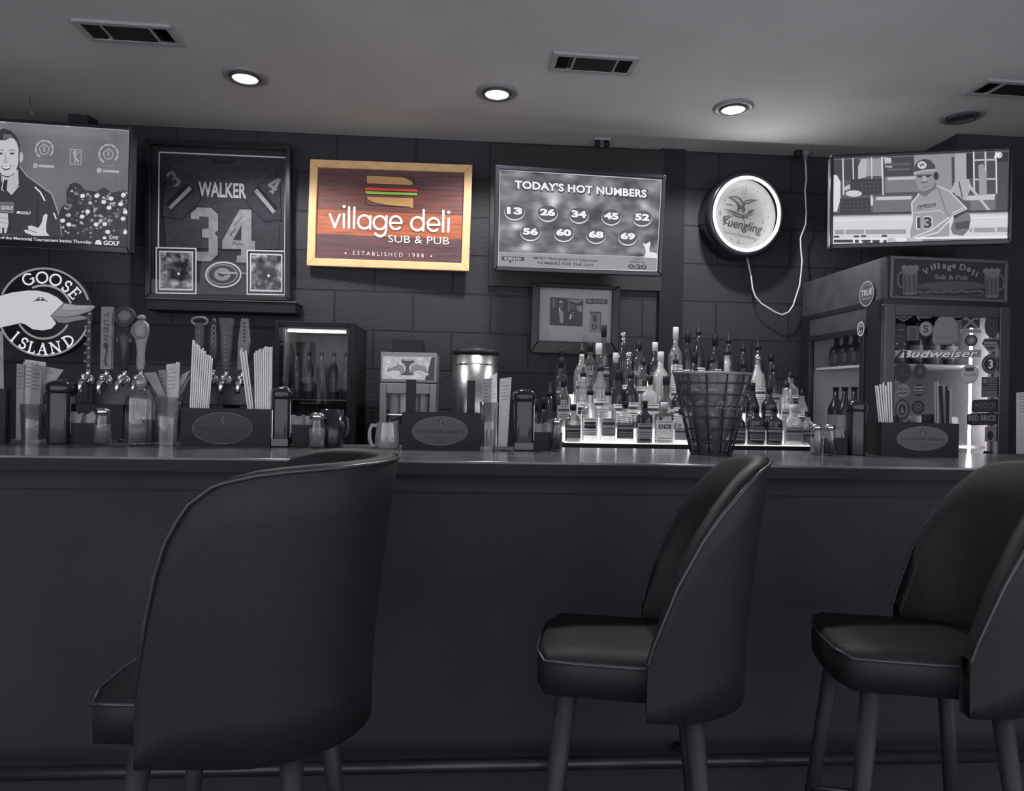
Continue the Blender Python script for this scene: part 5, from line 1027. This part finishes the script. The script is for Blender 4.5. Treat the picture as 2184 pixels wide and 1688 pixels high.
# ------------------------------------------------------------------ things standing on the bar
def caddy(px0, px1, py0, Y, label, ecx, ecy, erx, ery, zoom, post=None, g=66):
    zt = at((px0 + px1) / 2, py0, Y).z - BAR_Z; zm = BAR_Z + zt / 2; x0, x1 = xat(px0, Y, zm), xat(px1, Y, zm); w = (x1 - x0) / 2; d = .095
    t = thing('bar_caddy', label, 'caddy', ((x0 + x1) / 2, Y, BAR_Z), None, 'black bar caddies with oval emblems')
    b = B(); th = .006
    b.box(-w, w, 0, th, 0, zt).box(-w, w, d - th, d, 0, zt).box(-w, -w + th, th, d - th, 0, zt).box(w - th, w, th, d - th, 0, zt).box(-w + th, w - th, th, d - th, 0, .006)
    for k in (.38, .62): b.box(-w + 2 * w * k, -w + 2 * w * k + .004, th, d - th, .006, zt - .004)
    b.build('box', BLACK, t)
    if post:
        for q0, q1, py in post:
            pz = at((q0 + q1) / 2, py, Y + .07).z - BAR_Z; u0, u1 = xat(q0, Y + .07, 1.25) - (x0 + x1) / 2, xat(q1, Y + .07, 1.25) - (x0 + x1) / 2
            B().box(u0, u1, .064, .076, .006, pz).build('divider', BLACK, t)
    a = Art([(px0, py0), (px1, py0 + (px1 - px0) * .017), (px1, py0 + 77), (px0, py0 + 77 - (px1 - px0) * .017)], 2 * w, zt, zoom, 0)
    a.ell(ecx, ecy, erx, ery, 92, 40).ell(ecx, ecy, erx * .982, ery * .966, g, 40)
    a.text('WOODFORD RESERVE', ecx, ecy + ery * .05, erx * 1.7, ery * .24, 38, .02, bold=.015, space=.95)
    a.stroke([(ecx - erx * .1, ecy - ery * .42), (ecx, ecy - ery * .82), (ecx + erx * .12, ecy - ery * .45)], erx * .035, 40).stroke([(ecx + erx * .02, ecy - ery * .75), (ecx - erx * .02, ecy - ery * .5), (ecx + erx * .06, ecy - ery * .3)], erx * .03, 90)
    a.text('DISTILLED IN KENTUCKY', ecx, ecy + ery * .47, erx * .9, ery * .1, 42, .02).stroke([(ecx - erx * .15, ecy + ery * .68), (ecx + erx * .15, ecy + ery * .7)], erx * .02, 44)
    o = a.build('oval_emblem', PAINT, t); o.location = (0, -.0008, zt / 2)
    return t, x0, x1, zt
YC1 = 2.465
c1, ax0, ax1, azt = caddy(385, 577, 872, YC1, 'black bar caddy with oval emblem and two bundles of pale straws', 1458, 1348, 320, 152, (180, 640, 4.964), g=48)
B().box(ax1 - c1.location.x, ax1 - c1.location.x + .004, .01, .03, .025, azt - .002).build('chrome_clip', CHROME, c1)
c2, bx0, bx1, bzt = caddy(857, 1025, 881, YC1, 'black bar caddy with oval emblem and two tall dark dividers beside the glass pitcher', 1002, 1288, 335, 165, (760, 690, 5.627), [(866, 887, 810), (996, 1013, 812)])
c3, cx0, cx1, czt = caddy(1880, 2045, 903, YC1, 'black bar caddy with oval emblem in front of the sticker-covered cooler', 832, 1462, 202, 100, (1740, 540, 3.669), [(1968, 1990, 884)], g=74)
def straws(n, pxs, pyt, Y0, zb, label, group, spread=.0, r=.0028, m=STRAW, seed=1, lean=0, dys=.03):
    q = random.Random(seed); first = None
    xb0, xb1 = xat(pxs[0], Y0, zb + .05), xat(pxs[1], Y0, zb + .05); xt0, xt1 = xat(pxs[2], Y0, at(pxs[2], pyt[0], Y0).z), xat(pxs[3], Y0, at(pxs[3], pyt[1], Y0).z)
    rows = 3; per = math.ceil(n / rows)
    for k in range(n):
        j, i = divmod(k, per); f = (i + .5 * (j % 2) + .25) / (per + .25); y = Y0 + (j - 1) * r * 2.15
        zt = at(pxs[2] + (pxs[3] - pxs[2]) * f, pyt[0] + (pyt[1] - pyt[0]) * f, Y0).z + q.uniform(-.014, .006)
        b0 = Vector((xb0 + (xb1 - xb0) * f, y, zb)); b1 = Vector((xt0 + (xt1 - xt0) * f, y + q.uniform(-1, 1) * r * .1, zt)); L = (b1 - b0).length
        if first is None:
            o = first = B().lathe([(r, 0), (r, 1)], n=8, cap=False).lathe([(r * .8, 1), (r * .8, 0)], n=8, cap=False).build('drinking_straw', m)
        else: o = first.copy(); COL.objects.link(o)
        o.matrix_world = Matrix.Translation(b0) @ (b1 - b0).to_track_quat('Z', 'Y').to_matrix().to_4x4() @ Matrix.Diagonal((1, 1, L, 1)); tag(o, label, 'straw', group)
zb = BAR_Z + .007
straws(27, (404, 441, 412, 455), (728, 766), YC1 + .022, zb, 'pale straw in the tight upright bundle at the left end of the leftmost bar caddy', 'straws in the left bundle', seed=2)
straws(24, (548, 578, 543, 582), (748, 740), YC1 + .022, zb, 'pale straw in the bundle at the right end of the leftmost bar caddy', 'straws in the right bundle', seed=3)
straws(5, (540, 552, 512, 527), (742, 752), YC1 + .026, zb, 'pale straw leaning left out of the right bundle of the leftmost bar caddy', 'leaning straws', seed=4)
straws(18, (1884, 1906, 1868, 1903), (822, 816), YC1 + .03, zb, 'pale straw in the left compartment of the caddy in front of the stickered cooler', 'straws in the rightmost caddy', seed=5)
straws(8, (1998, 2032, 1994, 2036), (815, 826), YC1 + .05, zb, 'pale stirrer in the right compartment of the caddy in front of the stickered cooler', 'stirrers in the rightmost caddy', r=.0034, m=mat('grey_straw', A(120), .45, noise=.1), seed=6)
straws(4, (2010, 2026, 1997, 2030), (818, 828), YC1 + .03, zb, 'dark stirrer in the right compartment of the caddy in front of the stickered cooler', 'dark stirrers in the rightmost caddy', r=.0034, m=BLACK, seed=7)

def leaflet(pts, Y, g, label, group, prt=True, tilt=0):
    P = [at(x, y, Y) for x, y in pts]; cx = sum(p.x for p in P) / len(P); zb_ = min(p.z for p in P)
    o = B(); g += 42; o.prism([(p.x - cx, p.z - zb_) for p in P], -.001, .001, col=A(g))
    w = max(p.x for p in P) - min(p.x for p in P); hgt = max(p.z for p in P) - zb_
    if prt:
        a, b_, c_, d_ = [Vector((p.x - cx, p.z - zb_)) for p in P[:4]]
        for k in range(6):
            f0 = .06 + k * .05; s0, s1 = .15, .55 + .3 * ((k * 37) % 10) / 10
            l0, l1 = a.lerp(d_, f0), b_.lerp(c_, f0); m0, m1 = a.lerp(d_, f0 + .012), b_.lerp(c_, f0 + .012)
            o.add([(q.x, -.0013, q.y) for q in (l0.lerp(l1, s0), l0.lerp(l1, s1), m0.lerp(m1, s1), m0.lerp(m1, s0))], [(0, 1, 2, 3)], col=A(max(40, g - 40)))
    ob = o.build('menu_leaflet', PAPER); ob.location = (cx, Y, zb_); tag(ob, label, 'leaflet', group); return ob
def tumbler(px, pyt, Y, rpx, label, m=CLEAR, z=BAR_Z):
    zt = at(px, pyt, Y).z; x = xat(px, Y, (z + zt) / 2); r = rpx * Y * .995 / F; h = zt - z
    t = thing('glass_tumbler', label, 'glass', (x, Y, z), None, 'glasses holding leaflets')
    B().lathe([(r * .86, 0), (r * .86, .006), (r * .9, h * .4), (r, h), (r * .96, h), (r * .86, h * .4), (r * .8, .012), (0, .012)], n=28, cap=False).build('glass_body', m, t); return t
def base_y(px, Y): 
    for _ in range(1):
        x = xat(px, Y, BAR_Z); d = Vector((x, Y, BAR_Z)) - EYEP; return CY - F * d.dot(upv) / d.dot(fwd)
YL = 2.5
b_ = lambda px, Y=YL: base_y(px, Y) - 7
tumbler(72, 862, YL, 25, 'glass holding folded menu leaflets beneath the round goose sign')
for i, (p, g) in enumerate([([(36, 776), (52, 778), (48, b_(48)), (34, b_(36))], 70), ([(50, 772), (79, 775), (74, b_(74)), (48, b_(50))], 92), ([(53, 767), (98, 773), (82, b_(82)), (66, b_(66))], 108), ([(78, 779), (136, 789), (122, 809), (84, 850)], 84), ([(68, 777), (92, 782), (80, b_(80)), (60, b_(60))], 66)]):
    leaflet(p, YL - .012 + .006 * (i % 4), g, ['narrow dark folded leaflet at the left side of the glass below the goose sign', 'pale upright leaflet in the glass below the goose sign', 'tallest pale leaflet at the back of the glass below the goose sign', 'leaflet slanting out to the right from the glass below the goose sign', 'darker leaflet in the middle of the glass below the goose sign'][i], 'leaflets below the goose sign')
leaflet([(-14, 706), (6, 706), (10, 930), (-10, 930)], 2.48, 80, 'pale upright card cut off by the left edge of the photo', 'cards at the photo edge')
o = B().box(-.03, .03, -.016, -.003, .004, .182).box(-.03, .03, .003, .016, .004, .182).box(-.03, .03, -.016, .016, 0, .004).build('card_holder', BLACK); o.location = (xat(-2, 2.48, 1.16), 2.48, BAR_Z); tag(o, 'dark card holder cut off by the left edge of the photo', 'card holder')
tumbler(358, 848, YL, 29, 'glass holding fanned-out menu leaflets, left of the caddy with two straw bundles')
FN = 'leaflets left of the straw caddy'
for i, (p, g) in enumerate([([(306, 796), (332, 794), (354, 845), (336, 842)], 70), ([(314, 802), (324, 797), (345, 846), (338, 846)], 84), ([(338, 790), (354, 789), (356, b_(356)), (344, b_(346))], 62), ([(355, 778), (384, 774), (377, b_(372)), (354, b_(356))], 108), ([(376, 772), (384, 774), (376, b_(370)), (368, b_(366))], 122), ([(388, 800), (407, 789), (372, 852), (366, 850)], 88), ([(396, 812), (410, 796), (380, 856), (370, 858)], 66), ([(335, 846), (352, 846), (366, b_(366)), (340, b_(342))], 72)]):
    leaflet(p, YL - .02 + .006 * i, g, ['leaflet bending far left in the glass left of the straw caddy', 'thin leaflet under the far left bending one in the glass beside the straw caddy', 'short dark leaflet in the glass beside the straw caddy', 'tallest pale leaflet in the glass left of the straw caddy', 'pale folded edge of the tall leaflet beside the straw caddy', 'leaflet leaning right in the glass left of the straw caddy', 'dark leaflet lowest on the right of the glass beside the straw caddy', 'leaflet lying against the left wall of the glass beside the straw caddy'][i], FN)
tumbler(1042, 858, YL, 20, 'clear glass holding menus right of the caddy with tall dividers')
for i, (p, g) in enumerate([([(1027, 810), (1048, 806), (1046, b_(1044)), (1032, b_(1034))], 78), ([(1045, 804), (1060, 795), (1060, b_(1060)), (1050, b_(1050))], 140), ([(1046, 811), (1060, 810), (1056, b_(1052)), (1044, b_(1044))], 96), ([(1066, 808), (1091, 805), (1082, b_(1080)), (1062, b_(1062))], 112), ([(1076, 806), (1080, 806), (1070, b_(1068)), (1066, b_(1066))], 48)]):
    leaflet(p, YL - .01 + .005 * i, g, ['grey leaflet at the left in the glass right of the caddy with tall dividers', 'whitest leaflet with slanted top right of the caddy with tall dividers', 'middle grey leaflet right of the caddy with tall dividers', 'wide pale leaflet leaning right beside the black napkin dispenser', 'narrow dark leaflet across the wide pale one beside the black napkin dispenser'][i], 'leaflets right of the middle caddy')
leaflet([(2168, 838), (2200, 836), (2200, b_(2190)), (2168, b_(2170))], 2.5, 92, 'printed table card cut off by the right edge of the photo', 'cards at the photo edge')

def napkin_dispenser(px, pyt, Y, wpx, label, g=35, panel=True):
    zt = at(px, pyt, Y).z; h = zt - BAR_Z; x = xat(px, Y, BAR_Z + h / 2); r = wpx * Y * .995 / F / 2
    t = thing('napkin_dispenser', label, 'dispenser', (x, Y, BAR_Z), None, 'black napkin dispensers')
    B().lathe([(r * .84, 0), (r * .86, .004), (r * .86, h * .78), (r * .8, h * .82)], n=28, p=4).build('body', BLACKG, t)
    B().lathe([(r * .9, h * .79), (r, h * .83), (r, h * .9), (r * .85, h * .955), (r * .4, h * .99), (0, h)], n=28, p=3).build('lid', BLACKG, t)
    if panel: B().box(-r * .8, r * .8, -r * .885, -r * .86, .004, .028).build('front_plate', mat('plate_grey', A(86), .4, noise=.1), t)
    B().box(r * .84, r * .88, -r * .3, r * .3, h * .16, h * .74).build('side_strip', CHROME, t)
    return t
napkin_dispenser(131, 810, 2.5, 52, 'black napkin dispenser with glossy lid, right of the leaflets under the goose sign', panel=False)
napkin_dispenser(602, 824, 2.5, 42, 'black napkin dispenser with chrome edge, right of the caddy with two straw bundles')
napkin_dispenser(1117, 829, 2.5, 50, 'black napkin dispenser with pale front plate, left of the liquor bottles')
napkin_dispenser(1825, 853, 2.5, 42, 'black napkin dispenser in front of the cooler side glass', panel=False)
def tray(px0, px1, pyt, Y, label, pk, where):
    zt = at(px0, pyt, Y).z - BAR_Z; x0, x1 = xat(px0, Y, 1.09), xat(px1, Y, 1.09); w = (x1 - x0) / 2; d = .05
    t = thing('condiment_tray', label, 'tray', ((x0 + x1) / 2, Y, BAR_Z), None, 'black condiment trays')
    B().box(-w, w, 0, .003, 0, zt).box(-w, w, d - .003, d, 0, zt).box(-w, -w + .003, .003, d - .003, 0, zt).box(w - .003, w, .003, d - .003, 0, zt).box(-w + .003, w - .003, .003, d - .003, 0, .003).build('tray_body', BLACK, t, bevel=.001)
    q = random.Random(px0)
    for k in range(pk):
        u = (x0 + x1) / 2 - w * .8 + 1.6 * w * (k + .5) / pk; o = B(); n = 5; vs = []; fs = []
        W_, H2 = .019, .03
        for j in range(3):
            for i in range(n): vs.append(((i / (n - 1) - .5) * W_ * 2, .002 * math.sin(i * 2 + k) + .003 * (j == 2), j * H2 + .004 * math.sin(i * 1.7 + k * 2) * (j == 2)))
        for j in range(2):
            for i in range(n - 1): fs.append((j * n + i, j * n + i + 1, (j + 1) * n + i + 1, (j + 1) * n + i))
        m_ = len(vs); vs += [(vx, vy + .003, vz) for vx, vy, vz in vs]; fs += [tuple(i + m_ for i in f)[::-1] for f in fs]
        ob = o.add(vs, fs, col=A((118, 100, 140, 110)[k % 4])).build('sugar_packet', PAPER)
        ob.matrix_world = Matrix.Translation((u, Y + .012 + .007 * (k % 4), BAR_Z + max(.006, zt - .028 + q.uniform(-.004, .006)))) @ rot(q.uniform(-20, 20), 0, q.uniform(-14, 14))
        tag(ob, 'sugar packet standing in the condiment tray %s' % where, 'sugar packet', 'sugar packets ' + where)
tray(141, 207, 902, 2.49, 'black condiment tray of sugar packets left of the pepper shaker, below the goose sign', 4, 'below the goose sign')
tray(622, 662, 906, 2.49, 'black condiment tray of sugar packets between dispenser and shaker, below the fridge', 4, 'below the countertop fridge')
tray(1138, 1175, 922, 2.49, 'black condiment tray of sugar packets left of the liquor bottles', 3, 'left of the liquor bottles')
tray(1780, 1808, 934, 2.49, 'black condiment tray of sugar packets near the cooler side glass', 3, 'near the cooler side glass')
def shaker(name, px, pyt, Y, wpx, g, label):
    zt = at(px, pyt, Y).z; h = zt - BAR_Z; x = xat(px, Y, BAR_Z + h / 2); r = wpx * Y * .995 / F / 2
    t = thing(name, label, 'shaker', (x, Y, BAR_Z), rot(9), 'salt and pepper shakers')
    B().lathe([(r, 0), (r, h * .6), (r * .82, h * .76), (r * .86, h * .84)], n=8).build('glass_body', CLEAR, t)
    B().lathe([(r * .9, .006), (r * .9, h * .55), (0, h * .56)], n=8).build('contents', mat('contents_%d' % g, A(g), .8, noise=.25, nscale=300), t)
    B().lathe([(r * .9, h * .82), (r * .92, h * .93), (r * .6, h * .99), (0, h)], n=20).build('shaker_cap', CHROME, t)
shaker('salt_shaker', 219, 870, 2.47, 34, 110, 'salt shaker with chrome cap below the pale plank tap handle')
shaker('salt_shaker', 676, 880, 2.46, 35, 108, 'salt shaker with chrome cap in front of the countertop fridge')
shaker('pepper_shaker', 1187, 892, 2.48, 27, 40, 'dark pepper shaker at the left end of the liquor display')
shaker('salt_shaker', 1741, 905, 2.48, 26, 104, 'salt shaker at the right end of the liquor display')
shaker('pepper_shaker', 1769, 905, 2.46, 26, 38, 'dark pepper shaker between the salt shaker and the condiment tray at right')
# dark mug behind the shaker by the fridge
zt = at(710, 874, 2.52).z; r = 24 * 2.52 / F
t = thing('dark_mug', 'tall dark mug behind the salt shaker in front of the countertop fridge', 'mug', (xat(708, 2.52, 1.13), 2.52, BAR_Z))
B().lathe([(r * .9, 0), (r, .01), (r, zt - BAR_Z), (r * .92, zt - BAR_Z), (r * .9, .02), (0, .02)], n=28, cap=False).build('mug_body', BLACKG, t)
B().tube([(r * .95, 0, .04), (r * 1.3, 0, .045), (r * 1.42, 0, .07), (r * 1.3, 0, .1), (r * .95, 0, .105)], .006, 8).build('handle', BLACKG, t)
# glass pitcher
Yp = 2.49; zt = at(830, 902, Yp).z - BAR_Z; xc = xat(827, Yp, 1.12); r = xc - xat(800, Yp, 1.12)
t = thing('glass_pitcher', 'clear ribbed glass pitcher half behind the caddy with tall dividers', 'pitcher', (xc, Yp, BAR_Z)); 
PG = glass('pitcher_glass', (.7, .7, .72), .2, .08, .45, A(150))
b = B(); prof = [(.82, 0), (.92, .03), (1, .3), (.98, .55), (.88, .85), (.9, 1)]
n = 36; vs = []; fs = []
for k, (q, z) in enumerate(prof):
    for i in range(n): rr_ = r * q * (1 + .025 * (i % 2) * (1 if k < 5 else 0)); vs.append((rr_ * math.cos(2 * math.pi * i / n), rr_ * math.sin(2 * math.pi * i / n), z * zt + (.016 * max(0, math.cos(2 * math.pi * i / n)) ** 2 if k == 5 else 0)))
for j in range(len(prof) - 1): fs += [(j * n + i, j * n + (i + 1) % n, (j + 1) * n + (i + 1) % n, (j + 1) * n + i) for i in range(n)]
fs.append(tuple(range(n))[::-1]); b.add(vs, fs, smooth=True).build('glass_body', PG, t)
hx = xat(786, Yp, 1.1) - xc
B().tube([(-r * .86, 0, zt * .86), (hx * .82, 0, zt * .9), (hx + .004, 0, zt * .7), (hx + .003, 0, zt * .4), (hx * .85, 0, zt * .12), (-r * .88, 0, zt * .06)], .0075, 10).build('handle', PG, t)
# clear soap bottle
Ys = 2.47; zt = at(300, 798, Ys).z - BAR_Z; r = 26.5 * Ys / F
t = thing('clear_bottle', 'clear plastic bottle with knob stopper between the two beer tap towers', 'bottle', (xat(299, Ys, 1.15), Ys, BAR_Z))
B().lathe([(r * .92, 0), (r, .008), (r * .98, zt * .45), (r, zt * .62), (r * .93, zt * .7), (r * .7, zt * .77), (r * .38, zt * .81)], n=28, p=3).build('bottle_body', CLEAR, t)
B().lathe([(r * .88, .01), (r * .88, zt * .36), (0, zt * .36)], n=28, p=3).build('liquid', mat('liquid_grey', A(78), .3, noise=.1), t)
B().lathe([(r * .34, zt * .80), (r * .46, zt * .86), (r * .44, zt * .91), (r * .25, zt * .97), (r * .1, zt)], n=20).build('stopper', glass('stopper_glass', (.6, .6, .62), .2, .1, .4, A(130)), t)
# wire basket with round fruit
Yb = 2.44; zt = at(1520, 797, Yb).z - BAR_Z; xc = xat(1516, Yb, 1.07); R1 = 86 * Yb / F; R0 = 44 * Yb / F
t = thing('wire_basket', 'tapered black wire basket on the bar in front of the liquor bottles', 'basket', (xc, Yb, BAR_Z)); R0b = R0
WIRE = mat('black_wire', A(38), .35, .3, noise=.1)
nside = 12
rim = [(R1 * math.cos(k * math.pi / 12), R1 * .62 * math.sin(k * math.pi / 12), zt) for k in range(24)]
SY = .62
B().tube(rim, .0052, 8, closed=True).build('rim', mat('basket_rim', A(112), .35, .5, noise=.1), t)
B().lathe([(R0, .0), (R0, .004)], n=24, sy=.8).build('base_plate', WIRE, t)
for k in range(nside):
    q = math.pi * (2 * k + .6) / nside
    B().tube([(R0 * math.cos(q), R0 * .8 * math.sin(q), .003), (R1 * math.cos(q), R1 * SY * math.sin(q), zt)], .003, 6).build('upright_wire', WIRE, t)
for k in range(7):
    f = k / 7 + .015; rr_ = R0 + (R1 - R0) * f; sy = .8 + (SY - .8) * f
    B().tube([(rr_ * math.cos(a), rr_ * sy * math.sin(a), zt * f + .002) for a in [i * math.pi / 12 for i in range(24)]], .0026, 6, closed=True).build('ring_wire', WIRE, t)
LIN = glass('basket_liner', (.5, .5, .52), .1, .25, .35, A(70))
B().lathe([(R0 * .9, .006), (R1 * .94, zt - .006)], n=28, sy=.66, cap=False).build('liner', LIN, t)
a = B()
sc_ = Art([(1438, 797), (1605, 797), (1605, 960), (1438, 960)], 167 * Yb / F, 163 * Yb / F, (1300, 660, 5.275), 0)
for k, (x, y) in enumerate(((1130, 1050), (1180, 1045), (1235, 1050), (1290, 1055))): sc_.stroke([(x - 22, y + 40), (x + 30, y - 38)], 7, 92)
sc_.stroke([(1120, 1080), (1160, 1070), (1200, 1085), (1260, 1075), (1350, 1085)], 6, 92)
o = sc_.build('script_badge', PAINT, t); o.matrix_local = Matrix.Translation((0, -(R0 + (R1 - R0) * .57) * .72 - .004, zt * .5)) @ rot(0, 8, 0)
q = random.Random(5); L_ = 0
for lv in range(5):
    z = .034 + lv * .043; rr_ = (R0 + (R1 - R0) * z / zt) * .60; m_ = 3 if lv == 0 else 4
    for k in range(m_):
        an = 2 * math.pi * k / m_ + lv * .7; f_ = B().lathe([(.0005, -.026)] + [(.027 * math.sin(math.pi * i / 10), -.026 * math.cos(math.pi * i / 10)) for i in range(1, 10)] + [(.0005, .026)], n=16)
        o = f_.build('round_fruit', mat('fruit_skin', A(84), .5, noise=.12, nscale=60, bump=.2)); sx = rr_ - .012
        o.location = (xc + sx * math.cos(an), Yb + sx * .62 * math.sin(an), BAR_Z + z); tag(o, 'round fruit seen through the wires of the tapered black basket', 'fruit', 'round fruit in the wire basket')
